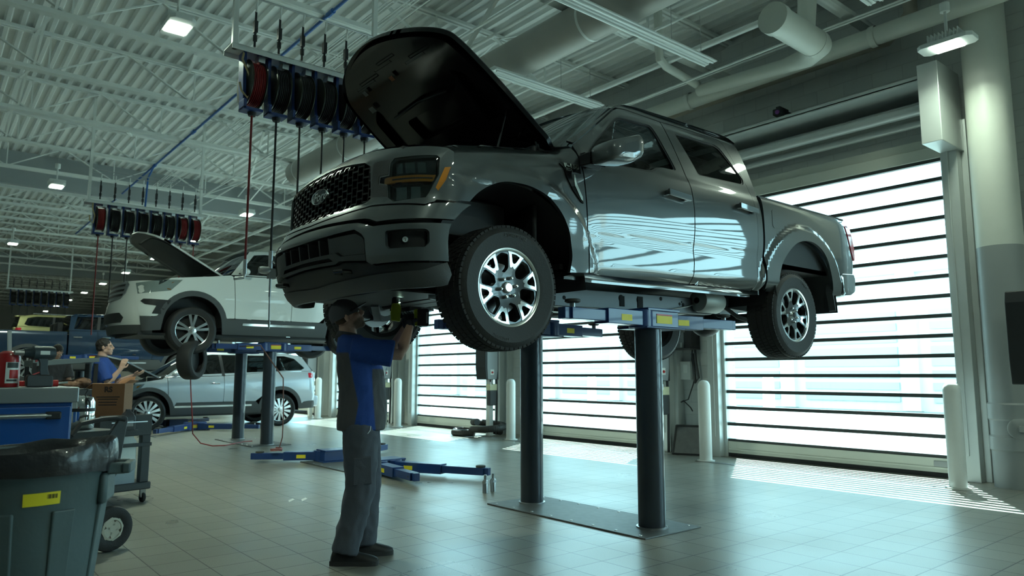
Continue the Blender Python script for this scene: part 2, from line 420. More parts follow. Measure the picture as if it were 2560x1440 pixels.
# exterior
ext = mat('asphalt_pale', (.17,.18,.17), .8, var=.08, vscale=.6)
o = G().box((XW+.31, -40, -.14), (70, 110, -.02)).build('ground', ext, ang=0); S(o)
bw = mat('white_cladding', (.60,.62,.61), .6); bgl = mat('shopfront_glass', (.38,.42,.43), .4); bgr = mat('curb_grey', (.45,.47,.45), .8)
def outside_building(x, y0, y1, h):
    t = thing('white_building', 'long white building with banded windows seen through the roll-up doors', 'building', (x, (y0+y1)/2, 0))
    g = G().box((x, y0, -.02), (x+8, y1, h)).box((x-.15, y0, h-.35), (x+8, y1, h))
    y = y0+.7; 
    while y < y1-4: g.box((x-.25, y-.7, 0), (x, y-.1, h-.3)); y += 4.6
    g.build('wall', bw, t, ang=0)
    y = y0+.75; 
    while y < y1-4:
        f = G()
        for k in range(8): f.box((x-.05, y, .3+k*.42), (x-.02, y+3.5, .3+k*.42+.26))
        f.build('window_bands', bgl, t, ang=0); y += 4.6
    return t
outside_building(27., -8, 60, 5.2)
# ================================================================ grey pickup on the raised lift
paint = mat('grey_metallic_paint', (.066,.075,.078), .36, .45, coat=1.0)
paint.node_tree.nodes['Principled BSDF'].inputs['Coat IOR'].default_value = 1.9
glassd = glass_mat('dark_tinted_glass', (.05,.06,.06), .01, .07)
glassc = glass_mat('side_glass', (.10,.12,.12), .01, .06)
glassw = glass_mat('windscreen_glass', (.30,.34,.33), .01, .07)
amber = mat('amber_lens', (.75,.26,.02), .2, coat=.6)
redlens = mat('red_lens', (.55,.02,.04), .15, coat=.8)
lensg = glass_mat('lamp_lens', (.55,.6,.6), .02, .06)
CY = 4.68
ZP = [1.70,1.80,1.90,2.0,2.15,2.24,2.30,2.36,2.6,2.66,2.77,2.9]
XP = [v-.03 for v in [2.26,2.16,2.08,2.05,2.03,2.06,2.09,2.13,2.14,2.18,2.30,2.6]]
NE = 2.6; LE = .5
_T = np.linspace(0, pi/2, 3001); _D = np.sin(_T)**(2/NE); _X = LE*(1-np.cos(_T)**(2/NE))
_S = np.concatenate([[0], np.cumsum(np.hypot(np.diff(_D), np.diff(_X)))]); SE = _S[-1]
def fas(s, z, off=0.):
    a = abs(s); sg = 1 if s > 0 else -1
    d = float(np.interp(a, _S, _D)); x = float(np.interp(a, _S, _X))+max(0, a-SE)
    d2 = float(np.interp(a+.01, _S, _D)); x2 = float(np.interp(a+.01, _S, _X))+max(0, a+.01-SE)
    t = Vector((x2-x, d2-d)).normalized() if a+.01 < SE+.02 else Vector((1, 0))
    return (_px(z)+x-t.y*off, CY+sg*(d+t.x*off), z)
def FO(off): return lambda s, z: fas(s, z, off)
_p0 = pch([-.05,0,.02,.05,.10,.18,.32], [.76,.80,.845,.895,.945,.98,1.0])
_p1 = pch([2.50,2.60,2.75,2.88,2.95,3.05,3.35,3.45,3.50,3.56], [1.004,1.002,.993,.970,.945,.922,.835,.795,.765,.70])
_p2 = pch([2.55,2.75,2.88,2.94,2.965], [1.003,.998,.985,.965,.93])
_p3 = pch([-.40,-.34,-.30,-.22,-.10,-.045,.0,.045,.09,.18,.30], [.86,.905,.945,.981,.980,.9795,.983,.991,.9965,1.002,1.004])
_p4 = pch([1.9,2.0,2.1,2.4], [.95,.975,.985,1.003]); _pz = pch([3.7,3.75,3.92,5.0,6.1], [2.20,2.225,2.275,2.325,2.37])
_px = pch(ZP, XP); _pt = pch([2.2,2.5,2.8,3.3,3.72], [2.69,2.745,2.805,2.885,2.935])
def wbody(x, z):
    if x < 3.72:
        zt = _pt(x); t = zt-z
        w = _p0(t)
        if x > 3.5: w = w+(_p1(z)-w)*sst(x, 3.5, 3.72)*.9
    elif x < 6.14: w = _p1(z)
    else: w = _p2(z)
    zc = _pz(x); t = z-zc
    low = _p3(t)
    if x < 3.7 or x > 6.1:
        k = .7*(1-sst(x, 3.2, 3.7)) if x < 3.7 else .4*sst(x, 6.15, 7.0)
        flat = _p4(z); low = low+(flat-low)*k
    if z < zc+.3: w += low-1.004
    for cx, cz, r0 in ((3.08, 1.86, .66), (6.87, 1.90, .70)):
        d = sqrt((x-cx)**2+(z-cz)**2)
        if d < r0+.26 and z > 1.95: w += .030*(1-sst(d, r0+.095, r0+.165))
    x0 = _px(z)
    if x < x0+LE:
        q = max(0, 1-(x-x0)/LE); w = min(w, max(0, 1-q**NE)**(1/NE)+.0*q)
    if x > 7.6: w -= .05*sst(x, 7.6, 8.15)
    return w
def side(sg, off=0.): return lambda x, z: (x, CY+sg*(wbody(x, z)+off), z)
truck = thing('pickup_truck', 'grey crew-cab pickup truck with raised hood up on the two-post lift', 'truck', (4.77, 4.68, 1.41))
fender = [(2.43,2.335),(2.50,2.46),(2.545,2.575),(2.54,2.62),(2.50,2.668),(2.46,2.70),(2.69,2.785),(3.04,2.848),(3.27,2.884),(3.5,2.912),(3.672,2.935),(3.70,2.84),(3.722,2.72),(3.748,2.40),(3.755,2.22),(3.75,1.99),]+crom([(3.565,1.975),(3.59,2.10),(3.565,2.23),(3.51,2.34),(3.43,2.43),(3.33,2.495),(3.20,2.532),(3.08,2.54),(2.95,2.53),(2.83,2.485),(2.73,2.42),(2.662,2.35)], 4)
fdoor = [(3.690,2.965),(3.712,2.84),(3.734,2.72),(3.760,2.40),(3.767,2.22),(3.762,1.99),(5.03,2.012),(5.045,2.10),(5.058,2.2),(5.045,2.31),(5.055,2.65),(5.045,2.85),(5.03,2.93),(4.875,3.445),(4.42,3.448),(4.32,3.432),(4.25,3.395)]
win1 = [(3.80,2.915),(3.93,3.05),(4.235,3.315),(4.30,3.35),(4.70,3.37),(4.735,3.34),(4.905,2.995),(4.89,2.982),(4.75,2.975),(4.66,2.955),(4.57,2.905),(4.49,2.89),(4.2,2.875),(3.84,2.885)]
rdoor = [(5.041,2.93),(5.057,2.85),(5.066,2.65),(5.057,2.31),(5.070,2.2),(5.056,2.10),(5.042,2.013),(6.01,2.03),(6.025,2.1),(6.03,2.5),(6.03,2.93),(5.80,3.44),(5.77,3.465),(5.70,3.48),(4.885,3.448)]
win2 = [(5.035,3.36),(5.06,3.372),(5.64,3.40),(5.71,3.375),(5.745,3.34),(5.955,3.09),(5.95,3.05),(5.915,3.03),(5.22,3.0)]
rail = [(3.70,2.985),(3.66,3.0),(4.30,3.455),(4.42,3.505),(4.6,3.528),(5.0,3.545),(5.85,3.565),(5.99,3.55),(6.04,3.51),(6.125,2.98),(6.125,2.1),(6.09,2.035),(6.02,2.035),(6.035,2.1),(6.04,2.5),(6.04,2.935),(5.81,3.445),(5.78,3.473),(5.70,3.49),(4.88,3.457),(4.42,3.458),(4.31,3.443),(4.24,3.405)]
bed = [(6.15,2.10),(6.19,2.035)]+crom([(6.335,2.04),(6.36,2.16),(6.40,2.27),(6.47,2.38),(6.57,2.48),(6.70,2.555),(6.86,2.593),(7.02,2.59),(7.17,2.54),(7.28,2.455),(7.36,2.34),(7.40,2.21),(7.405,2.08)], 4)+[(7.58,2.09),(7.62,2.33),(7.99,2.36),(7.99,2.50),(7.93,2.60),(7.80,2.86),(7.79,2.93),(7.72,2.962),(6.15,2.955)]
for sg in (-1, 1):
    rs = .030 if sg < 0 else .09
    o = (0, sg, 0)
    panel('front_fender', rnd(fender, .004, 2), side(sg), o, paint, truck, res=rs, thick=.03)
    fd = panel('front_door', rnd(fdoor, .012, 2), side(sg), o, paint, truck, holes=[rnd(win1, .03)], res=rs, thick=.03)
    rd = panel('rear_door', rnd(rdoor, .012, 2), side(sg), o, paint, truck, holes=[rnd(win2, .03)], res=rs, thick=.03)
    panel('cab_frame', rail, side(sg, -.004), o, paint, truck, res=rs, thick=.03)
    panel('bed_side', rnd(bed, .01, 2), side(sg), o, paint, truck, res=rs, thick=.03)
    panel('window_glass', rnd(win1, .03), side(sg, -.02), o, glassc, fd, res=.09, thick=.003, label='side window glass')
    panel('window_glass', rnd(win2, .03), side(sg, -.012), o, glassd, rd, res=.09, thick=.003, label='dark privacy glass')
    # window rubber
    for hole, pr_ in ((win1, fd), (win2, rd)):
        h = rnd(hole, .03); c = Vector((sum(p[0] for p in h)/len(h), sum(p[1] for p in h)/len(h)))
        inn = [tuple(Vector(p)+(c-Vector(p)).normalized()*.02) for p in h]
        panel('window_seal', h, side(sg, -.006), o, blackp, pr_, holes=[inn], res=.06, thick=.012)
    # sill seam under the doors, rocker return
    g = G(); P = []
    for x in np.linspace(3.60, 6.10, 26):
        z = 1.985+(x-3.7)*.018; w = wbody(x, z+.01)
        P.append([(x, CY+sg*(w), z), (x, CY+sg*(w-.05), z-.018), (x, CY+sg*(w-.10), z-.022), (x, CY+sg*(w-.10), z-.042), (x, CY+sg*(w-.108), z-.042), (x, CY+sg*(w-.108), z-.022), (x, CY+sg*(w-.3), z-.01)])
    g.grid(P if sg < 0 else P[::-1]); g.build('rocker_panel', paint, truck, ang=30)
    # wheel house liners
    for cx, cz, r, x0, x1 in ((3.08, 1.86, .685, 2.6, 3.62), (6.87, 1.90, .705, 6.33, 7.42)):
        g = G(); P = []
        for k in range(19):
            a = pi*k/18*.99+.02; P.append([(cx-r*cos(a), CY+sg*.965, cz+r*sin(a)), (cx-r*.985*cos(a), CY+sg*.80, cz+r*.985*sin(a)), (cx-r*.95*cos(a), CY+sg*.50, cz+r*.93*sin(a)), (cx-r*.3*cos(a), CY+sg*.46, cz+r*.35*sin(a))])
        g.grid(P).build('wheel_housing', blackp, truck)
    # door handles
    for hx, hz in ((4.67, 2.75), (5.70, 2.79)):
        w = wbody(hx, hz); y = CY+sg*w
        g = G(); g.prism(rnd([(hx,hz-.03),(hx+.30,hz-.045),(hx+.30,hz+.005),(hx,hz+.022)], .012), lambda u, v, d: (u, CY+sg*(w+d), v), .035, .058)
        g.box((hx+.01, y-.01*sg, hz-.025), (hx+.04, y+sg*.04, hz+.015)).box((hx+.25, y-.01*sg, hz-.04), (hx+.29, y+sg*.04, hz+.0))
        h = g.build('door_handle', paint, fd if hx < 5 else rd, bevel=.004)
        g = G().prism(rnd([(hx+.06,hz-.055),(hx+.20,hz-.06),(hx+.19,hz+.03),(hx+.07,hz+.035)], .03), lambda u, v, d: (u, CY+sg*(w+d), v), -.002, .002)
        g.build('handle_recess', blackp, fd if hx < 5 else rd)
    # tow mirror: arm, housing, glass
    g = G()
    def mir(u, v, d): return (u, CY+sg*(1.12+d), v)
    P = []
    for t, (cxm, hw, z0, z1) in enumerate([(3.80,.07,2.80,2.885),(3.74,.07,2.775,2.86),(3.74,.08,2.765,2.86)]):
        y = CY+sg*(.93+.10*t); P.append([(cxm-hw, y, z0), (cxm+hw, y, z0), (cxm+hw, y, z1), (cxm-hw, y, z1)])
    g.grid(P, closev=True)
    g.build('mirror_arm', blackp, fd, bevel=.008)
    g = G(); prof = rnd([(3.66,2.75),(3.91,2.775),(4.02,2.84),(4.035,2.96),(3.99,3.01),(3.69,2.905),(3.65,2.86)], .04, 5)
    c = Vector((3.86, 2.875)); secs = []
    for d, k in ((1.10,.72),(1.12,.9),(1.16,1.0),(1.29,1.0),(1.33,.93),(1.355,.75),(1.36,.4)):
        secs.append([(c.x+(u-c.x)*k, CY+sg*d, c.y+(v-c.y)*k) for u, v in prof])
    g.grid(secs, closev=True); n = len(prof)
    g.add(secs[0], [tuple(range(n))]); g.add(secs[-1], [tuple(range(n))])
    g.build('mirror_housing', paint, fd, ang=45)
    G().prism(rnd([(3.72,2.90),(3.74,2.77),(3.90,2.79),(3.90,2.87)], .02), lambda u, v, d: (u, CY+sg*d, v), .95, 1.01).build('mirror_base', blackp, fd, bevel=.006)
# roof, windscreen, rear window
P = []
for x in np.linspace(4.28, 6.06, 24):
    zr = itp(x, [4.28,4.42,4.6,5.0,5.85,5.99,6.06], [3.435,3.50,3.523,3.54,3.56,3.545,3.50]); hw = itp(zr, [3.4,3.5,3.56], [.80,.765,.735])+.01
    P.append([(x-.10*(1-(u*u))*(1 if x < 4.5 else 0)*(4.5-x)/.22, CY+u*hw, zr+.055*(1-u*u)) for u in np.linspace(-1, 1, 25)])
G().grid(P).build('roof', paint, truck)
P = [[(3.46+.20*u*u+(4.20+.09*u*u-3.46-.20*u*u)*v, CY+u*(.90-.12*v), 2.955+.535*v-.02*u*u*v) for u in np.linspace(-1, 1, 17)] for v in np.linspace(0, 1, 9)]
G().grid(P).build('windscreen', glassw, truck)
P = [[(6.12-.10*v-.0*u*u, CY+u*(.88-.12*v), 2.95+.52*v) for u in np.linspace(-1, 1, 9)] for v in np.linspace(0, 1, 5)]
G().grid(P).build('rear_window', glassd, truck)
G().box((6.10, CY-.93, 2.0), (6.12, CY+.93, 2.96)).build('cab_back', paint, truck, ang=0)
P = [[(3.36+.20*u*u+.12*v, CY+u*.88, 2.93+.03*v) for u in np.linspace(-1, 1, 13)] for v in (0, 1)]
G().grid(P).build('cowl', blackp, truck)
# cab interior
seat = mat('seat_cover', (.10,.11,.11), .35)
g = G().box((3.6, CY-.86, 2.02), (6.08, CY+.86, 2.06)); g.build('cab_floor', blackp, truck, ang=0)
g = G().box((3.72, CY-.84, 2.45), (4.05, CY+.84, 2.86)); g.build('dashboard', blackp, truck, bevel=.04)
for yy in (-.42, .42):
    for xx in (4.55, 5.5):
        g = G(); g.box((xx-.28, CY+yy-.25, 2.42), (xx+.25, CY+yy+.25, 2.58)); g.box((xx+.20, CY+yy-.25, 2.5), (xx+.36, CY+yy+.25, 3.12)); g.box((xx+.25, CY+yy-.13, 3.12), (xx+.35, CY+yy+.13, 3.28))
        g.build('seat', seat, truck, bevel=.04)
g = G(); g.lathe([(.17,0),(.185,.012),(.20,0),(.185,-.012),(.17,0)], (4.15, CY-.42, 2.80), (-.9, 0, .35), 28); g.cyl((4.15, CY-.42, 2.80), (4.0, CY-.42, 2.76), .02); g.build('steering_wheel', blackp, truck)
# front: everything laid out on the nose surface (arc length, height)
mir_ = lambda L: [(-a, b) for a, b in reversed(L)]
def sym(L): return L+[(-a, b) for a, b in reversed(L) if abs(a) > 1e-6]
gr = [(0,2.668),(-.225,2.662),(-.56,2.616),(-.622,2.582),(-.640,2.365),(-.61,2.341),(-.39,2.314),(0,2.302)]
lamp = [(-.709,2.457),(-.714,2.492),(-.783,2.497),(-.786,2.578),(-.812,2.609),(-1.08,2.624),(-1.107,2.610),(-1.108,2.501),(-1.077,2.44),(-1.034,2.345),(-.846,2.318),(-.781,2.356),(-.770,2.44)]
mk = [(-1.146,2.552),(-1.190,2.562),(-1.158,2.473),(-1.107,2.395),(-1.089,2.413)]
sur = sym([(0,2.742),(-.25,2.737),(-.5,2.722),(-.82,2.692),(-1.10,2.686),(-1.165,2.664),(-1.200,2.615),(-1.205,2.575),(-1.165,2.46),(-1.105,2.322),(-1.06,2.300),(-.69,2.310),(-.64,2.302),(-.4,2.285),(0,2.274)])
OUT = (-1, 0, 0)
panel('nose_panel', sur, FO(0), OUT, paint, truck, holes=[sym(gr), lamp, mir_(lamp), mk, mir_(mk)], res=.045, thick=.03)
bar = sym([(0,2.262),(-.4,2.273),(-.64,2.290),(-.69,2.298),(-1.06,2.288),(-1.115,2.312),(-1.26,2.336),(-1.365,2.338),(-1.335,2.29),(-1.305,2.222),(-1.05,2.204),(-.80,2.188),(-.735,2.211),(-.69,2.220),(-.24,2.238),(0,2.242)])
panel('bumper_top_bar', bar, FO(0), OUT, paint, truck, res=.05, thick=.03)
inner = [(-.71,1.945),(-.716,1.997),(-.722,2.084),(-.702,2.116),(-.642,2.149),(-.355,2.140),(0,2.136)]
bmp = [(0,2.215),(-.24,2.208),(-.66,2.192),(-.72,2.176),(-.79,2.154),(-1.05,2.170),(-1.285,2.190),(-1.262,2.07),(-1.245,1.95),(-.74,1.925)]+inner
fog = rnd([(-.864,2.028),(-.870,2.110),(-.88,2.122),(-1.115,2.138),(-1.139,2.122),(-1.133,2.055),(-1.101,2.026),(-.88,2.012)], .012)
panel('front_bumper', sym(bmp[:-1]+[(0,2.136)]) if False else bmp+[(-a, b) for a, b in reversed(bmp) if abs(a) > 1e-6], FO(.012), OUT, paint, truck, holes=[fog, mir_(fog)], res=.045, thick=.04)
# dark backing behind the gaps
back = sym([(0,2.70),(-.5,2.68),(-1.08,2.65),(-1.16,2.55),(-1.10,2.33),(-1.24,2.32),(-1.23,2.0),(-1.1,1.96),(0,1.93)])
panel('nose_backing', back, FO(-.075), OUT, darkhole, truck, res=.09, thick=.01)
# grille: long-hexagon lattice
grp = sym(gr); g = G(); rows = 14; z0 = 2.30; dz = .0275; ph = .115
def seg(a, b, wd=.006, dp=(-.045, -.012)):
    a = Vector(a); b = Vector(b); t = (b-a).normalized(); n_ = Vector((-t.y, t.x))*wd/2
    q = [a-n_, b-n_, b+n_, a+n_]; m_ = (a+b)/2
    if not inpoly([tuple(m_)], grp)[0]: return
    g.add([fas(p.x, p.y, dp[0]) for p in q]+[fas(p.x, p.y, dp[1]) for p in q], [(4,5,6,7),(0,1,5,4),(1,2,6,5),(2,3,7,6),(3,0,4,7)])
for r in range(rows+1):
    z = z0+dz*r; o = (ph/2 if r % 2 else 0)
    for k in range(-7, 8):
        s = k*ph+o; seg((s-.03, z), (s, z), .011); seg((s, z), (s+.03, z), .011)
        seg((s+.03, z), (s+ph/2-.03, z+dz)); seg((s+ph/2-.03+.0, z+dz), (s+ph/2-.03, z+dz+.001)) if False else None
        seg((s-.03, z), (s-ph/2+.03, z+dz))
gm = g.build('grille', mat('grille_black', (.006,.006,.007), .3), truck, ang=0)
e = G(); n = 40; P = []
for r, d in ((0, .0), (.80, .004), (.86, .002), (.90, .010), (.97, .012), (1.0, .006), (1.0, -.03)):
    P.append([fas(.128*r*cos(2*pi*k/n), 2.488+.054*r*sin(2*pi*k/n), d-.008) for k in range(n)])
bgd = G().grid(P[:3], closev=True).build('badge_field', mat('badge_dark', (.015,.02,.035), .2, coat=.5), gm)
G().grid(P[2:], closev=True).build('badge_rim', chrome, gm)
text('badge_lettering', 'Ford', .088, chrome, gm, lambda u, v, d: fas(-(-u) if False else -u, 2.488+v, -.006+d), .003, shear=.35, bold=.001, xs=1.25)
# matte panel beside the grille and lamps
for q in (-1, 1):
    f = (lambda L: L) if q < 0 else mir_
    panel('lamp_side_panel', f([(-.648,2.372),(-.648,2.585),(-.66,2.598),(-.778,2.604),(-.776,2.505),(-.705,2.502),(-.700,2.450),(-.764,2.434),(-.774,2.362)]), FO(.003), OUT, darkg, truck, res=.06, thick=.006)
    lb = panel('headlamp', f(lamp), FO(-.055), OUT, blackg, truck, res=.05, thick=.01)
    panel('lamp_lens', f(lamp), FO(-.004), OUT, lensg, lb, res=.045, thick=.004)
    panel('turn_signal_bar', f(rnd([(-.738,2.448),(-.738,2.484),(-.76,2.490),(-1.076,2.496),(-1.092,2.50),(-1.074,2.455)], .008)), FO(-.012), OUT, amber, lb, res=.05, thick=.02, label='amber turn signal bar')
    panel('lamp_divider', f([(-.80,2.466),(-.80,2.474),(-1.07,2.479),(-1.07,2.472)]), FO(-.008), OUT, blackp, lb, res=.05, thick=.004)
    for zz0, zz1 in ((2.515, 2.585), (2.345, 2.425)):
        for sa in ((-.86,-.81), (-.95,-.88), (-1.03,-.97)) if zz0 > 2.4 else ((-.90,-.82), (-1.0,-.93)):
            panel('lamp_reflector', f([(sa[0],zz0),(sa[1],zz0),(sa[1]+.01,zz1),(sa[0]+.01,zz1)]), FO(-.045), OUT, mat('lamp_chrome', (.35,.38,.38), .15, 1.), lb, res=.04, thick=.01)
    panel('side_marker', f(mk), FO(-.003), OUT, amber, truck, res=.05, thick=.02, label='amber side marker lens')
    fp = panel('fog_lamp_pocket', f(fog), FO(-.045), OUT, blackp, truck, res=.05, thick=.004)
    cx_ = -.985*(1 if q < 0 else -1)
    c0 = Vector(fas(cx_, 2.075, -.04)); ax = Vector(fas(cx_, 2.075, .0))-c0
    G().lathe([(0,.0),(.012,.008),(.018,.008),(.022,.0),(.022,-.01)], c0, ax, 20).build('fog_lamp', chrome, fp)
    gi = [(-.365,2.028),(-.362,2.122),(-.638,2.126),(-.69,2.10),(-.708,2.079),(-.700,1.995),(-.50,1.999),(-.46,2.026)]
    panel('bumper_insert', f(rnd(gi, .008)), FO(.0), OUT, darkg, truck, res=.06, thick=.05, label='matte grey bumper insert')
# centre intake vanes and lower skid strip
for s in (-.36, -.235, -.075, .075, .235, .36):
    g = G()
    g.add([fas(s-.008, 2.02, .0), fas(s+.008, 2.02, .0), fas(s+.008, 2.13, .0), fas(s-.008, 2.13, .0), fas(s-.008, 2.02, -.07), fas(s+.008, 2.02, -.07), fas(s+.008, 2.13, -.07), fas(s-.008, 2.13, -.07)], [(0,1,2,3),(0,3,7,4),(1,5,6,2)])
    g.build('intake_vane', darkg, truck, ang=0)
sk = sym([(0,2.026),(-.44,2.022),(-.49,1.994),(-.712,1.990),(-.705,1.950),(-.47,1.968),(-.42,1.952),(0,1.962)])
panel('skid_strip', sk, FO(.014), OUT, darkg, truck, holes=[sym([(0,2.004),(-.36,1.999),(-.40,1.974),(0,1.979)])], res=.05, thick=.05)
vl = sym([(0,1.955),(-.42,1.945),(-.47,1.960),(-.70,1.942),(-.76,1.918),(-1.245,1.940),(-1.22,1.86),(-1.12,1.80),(0,1.80)])
panel('lower_valance', vl, FO(-.01), OUT, blackp, truck, res=.06, thick=.03)
P = []
for s in np.linspace(-1.24, 1.24, 60):
    a = abs(s); zt = itp(a, [0,.6,1.05,1.24], [1.835,1.86,1.885,1.945]); zb = itp(a, [0,.6,1.0,1.15,1.24], [1.765,1.775,1.785,1.80,1.87])
    P.append([fas(s, zt, .0), fas(s, (zt+zb)/2, .01), fas(s, zb, .0), fas(s, zb, -.03), fas(s, zt, -.03)])
G().grid(P).build('air_dam', darkg, truck)
for q in (-1, 1):
    c = fas(q*.47, 1.90, .02)
    G().tube([(c[0]+.10, c[1]-.05, c[2]), (c[0]-.02, c[1]-.05, c[2]), (c[0]-.045, c[1], c[2]), (c[0]-.02, c[1]+.05, c[2]), (c[0]+.10, c[1]+.05, c[2])], .014, 10).build('tow_hook', blackg, truck)
# nose top shelf behind the upper edge, radiator support
P = [[fas(s, 2.738-.05*(abs(s)/1.1)**2, 0.0), fas(s, 2.745-.05*(abs(s)/1.1)**2, -.03), fas(s, 2.70, -.16)] for s in np.linspace(-1.1, 1.1, 41)]
G().grid(P).build('nose_top', paint, truck)
G().box((2.35, CY-.72, 2.05), (2.42, CY+.72, 2.70)).box((2.3, CY-.8, 2.66), (2.46, CY+.8, 2.70)).build('radiator', blackp, truck, ang=0)
g = G().box((2.62, CY-.34, 2.1), (3.25, CY+.34, 2.62)).box((2.7, CY-.6, 2.2), (3.3, CY-.4, 2.5)).box((2.8, CY+.42, 2.3), (3.1, CY+.66, 2.6)).box((3.36, CY-.85, 2.1), (3.40, CY+.85, 2.92))
g.build('engine', blackp, truck, bevel=.03)
# badge on the fender
bd = panel('fender_badge', [(3.50,2.775),(3.515,2.79),(3.685,2.782),(3.69,2.72),(3.60,2.722),(3.595,2.68),(3.69,2.55),(3.705,2.50),(3.685,2.505),(3.60,2.585),(3.545,2.68),(3.53,2.745)], side(-1, .010), (0,-1,0), blackg, truck, res=.05, thick=.012)
panel('badge_blade', [(3.612,2.705),(3.628,2.705),(3.636,2.64),(3.692,2.545),(3.695,2.515),(3.678,2.525),(3.618,2.62)], side(-1, .014), (0,-1,0), mat('satin_chrome', (.75,.78,.72), .25, 1.), bd, res=.05, thick=.004)
text('badge_lettering', 'F-150', .046, MATS['satin_chrome'], bd, lambda u, v, d: side(-1, .011+d)(3.605+u, 2.765+v), .004, bold=.002, xs=1.3)
text('badge_lettering', 'STX', .026, MATS['satin_chrome'], bd, lambda u, v, d: side(-1, .011+d)(3.578+u, 2.735+v), .003, bold=.001, xs=1.2)
# fuel flap, tail lamp, rear bumper, tailgate
panel('fuel_door', rnd([(6.29,2.69),(6.30,2.83),(6.33,2.85),(6.49,2.83),(6.51,2.80),(6.50,2.67),(6.31,2.66)], .03), side(-1, .003), (0,-1,0), paint, truck, res=.06, thick=.012)
for sg in (-1, 1):
    tl = [(7.815,2.88),(7.87,2.90),(7.96,2.86),(8.03,2.66),(8.03,2.52),(8.005,2.51),(7.94,2.61)]
    panel('tail_lamp', tl, side(sg, .008), (0,sg,0), redlens, truck, res=.06, thick=.03, label='red tail lamp')
    panel('bumper_corner', rnd([(7.60,2.09),(7.63,2.325),(8.01,2.355),(8.045,2.30),(8.03,2.17),(7.9,2.12)], .02), side(sg, .01), (0,sg,0), paint, truck, res=.06, thick=.03)
G().box((7.93, CY-.80, 2.12), (8.12, CY+.80, 2.34)).build('rear_bumper', paint, truck, bevel=.03)
G().box((7.90, CY-.80, 2.36), (7.96, CY+.80, 2.95)).build('tailgate', paint, truck, bevel=.01)
g = G().box((6.15, CY-.93, 2.30), (7.9, CY+.93, 2.34))
for sg in (-1, 1): g.box((6.15, CY+sg*.90, 2.3), (7.8, CY+sg*.93, 2.955)); g.box((6.15, CY+sg*.86, 2.945), (7.85, CY+sg*.945, 2.965))
g.box((6.15, CY-.9, 2.3), (6.18, CY+.9, 2.95)).build('bed_liner', blackp, truck, ang=0)
g = G(); g.prism([(7.42,2.20),(7.44,2.06),(7.47,1.92),(7.455,1.92),(7.43,2.03),(7.40,2.12)], lambda u, v, d: (u, CY+d, v), -1.0, -.93); g.build('mud_flap', darkg, truck, ang=0)
g = G(); P = []
for t in np.linspace(0, 1, 8): P.append([(6.30+.03*t, CY-1.0, 2.10-.20*t), (6.30+.03*t+.03*(1-t), CY-.88, 2.10-.20*t)])
g.grid(P).build('mud_flap', paint, truck)
# hood, raised: one plane hinged at the cowl, flanged, with stamped ribs beneath
TH = R(35.); HX, HZ = 3.52, 2.99
hd = Vector((-cos(TH), 0, sin(TH))); hn = Vector((sin(TH), 0, cos(TH)))
def hood(y, s, d=0.):
    crown = .05*(1-(y/.85)**2)-.07*sst(s, 1.0, 1.34)
    return Vector((HX, CY, HZ))+hd*s+hn*(crown+d)+Vector((0, y, 0))
hout = [(-.83,.0),(-.86,.0),(-.845,.5),(-.80,.98),(-.76,1.05),(-.50,1.22),(-.15,1.315),(0,1.325)]
_nf = crom([(-.86,.02),(-.85,.5),(-.825,.80),(-.80,.96),(-.755,1.06),(-.64,1.15),(-.45,1.235),(-.22,1.295),(0,1.315),(.22,1.295),(.45,1.235),(.64,1.15),(.755,1.06),(.80,.96),(.825,.80),(.85,.5),(.86,.02)], 4)
hpoly = [(-.79,-.16)]+_nf+[(.79,-.16),(.72,-.02),(.45,.05),(.2,.16),(-.2,.16),(-.45,.05),(-.72,-.02)]
hoodblack = mat('hood_black', (.005,.005,.006), .17, spec=.30)
hm = panel('hood', hpoly, lambda u, v: hood(u, v), hn, hoodblack, truck, res=.06, thick=.035, label='black underside of the open hood')
panel('hood_top_skin', hpoly, lambda u, v: hood(u, v, .006), hn, paint, hm, res=.07, thick=.004, label='grey painted top of the hood')
inp = [(u*.93, .02+v*.955) for u, v in hpoly]
hole1 = rnd([(-.62,.34),(-.62,.70),(-.40,.92),(.40,.92),(.62,.70),(.62,.34)], .07)
panel('hood_inner_frame', inp, lambda u, v: hood(u, v, -.055), -hn, hoodblack, hm, holes=[rnd([(-.70,.30),(-.66,.74),(-.52,.84),(-.46,.34)], .05), rnd([(.70,.30),(.66,.74),(.52,.84),(.46,.34)], .05), rnd([(-.34,.40),(-.34,.62),(.34,.62),(.34,.40)], .05)], res=.06, thick=.03)
for y, s, l in [(-.5,.22,.07),(-.34,.24,.035),(-.16,.25,.035),(0,.25,.035),(.16,.25,.035),(.34,.24,.035),(.5,.22,.07),(-.35,1.02,.13),(.35,1.04,.13),(0,1.10,.12)]:
    G().tube([hood(y-l, s, -.087), hood(y-l, s+.02, -.087), hood(y+l, s+.02, -.087), hood(y+l, s, -.087), hood(y-l, s, -.087)], .0028, 6).build('embossed_slot', hoodblack, hm)
G().tube([hood(u, .70+.03*(1-abs(u)/.4), -.087) for u in np.linspace(-.38, .38, 15)], .012, 8).build('stiffening_bead', hoodblack, hm)
G().tube([hood(u, .10+.09*abs(u)+.02*sin(u*22), -.090) for u in np.linspace(-.74, .74, 41)], .008, 6).build('weather_seal', hoodblack, hm)
lab = mat('paper_label', (.12,.13,.13), .6)
for y, s, a, b in ((.52,.86,.032,.026), (.44,1.0,.022,.022)): G().add([hood(y-a, s-b, -.0875+.0), hood(y+a, s-b, -.0875), hood(y+a, s+b, -.0875), hood(y-a, s+b, -.0875)], [(0,1,2,3)]).build('warning_label', lab, hm, ang=0)
G().add([hood(.02, .97, -.0875), hood(.07, .97, -.0875), hood(.07, 1.01, -.0875), hood(.02, 1.01, -.0875)], [(0,1,2,3)]).build('orange_label', mat('orange_label', (.22,.07,.02), .6), hm, ang=0)
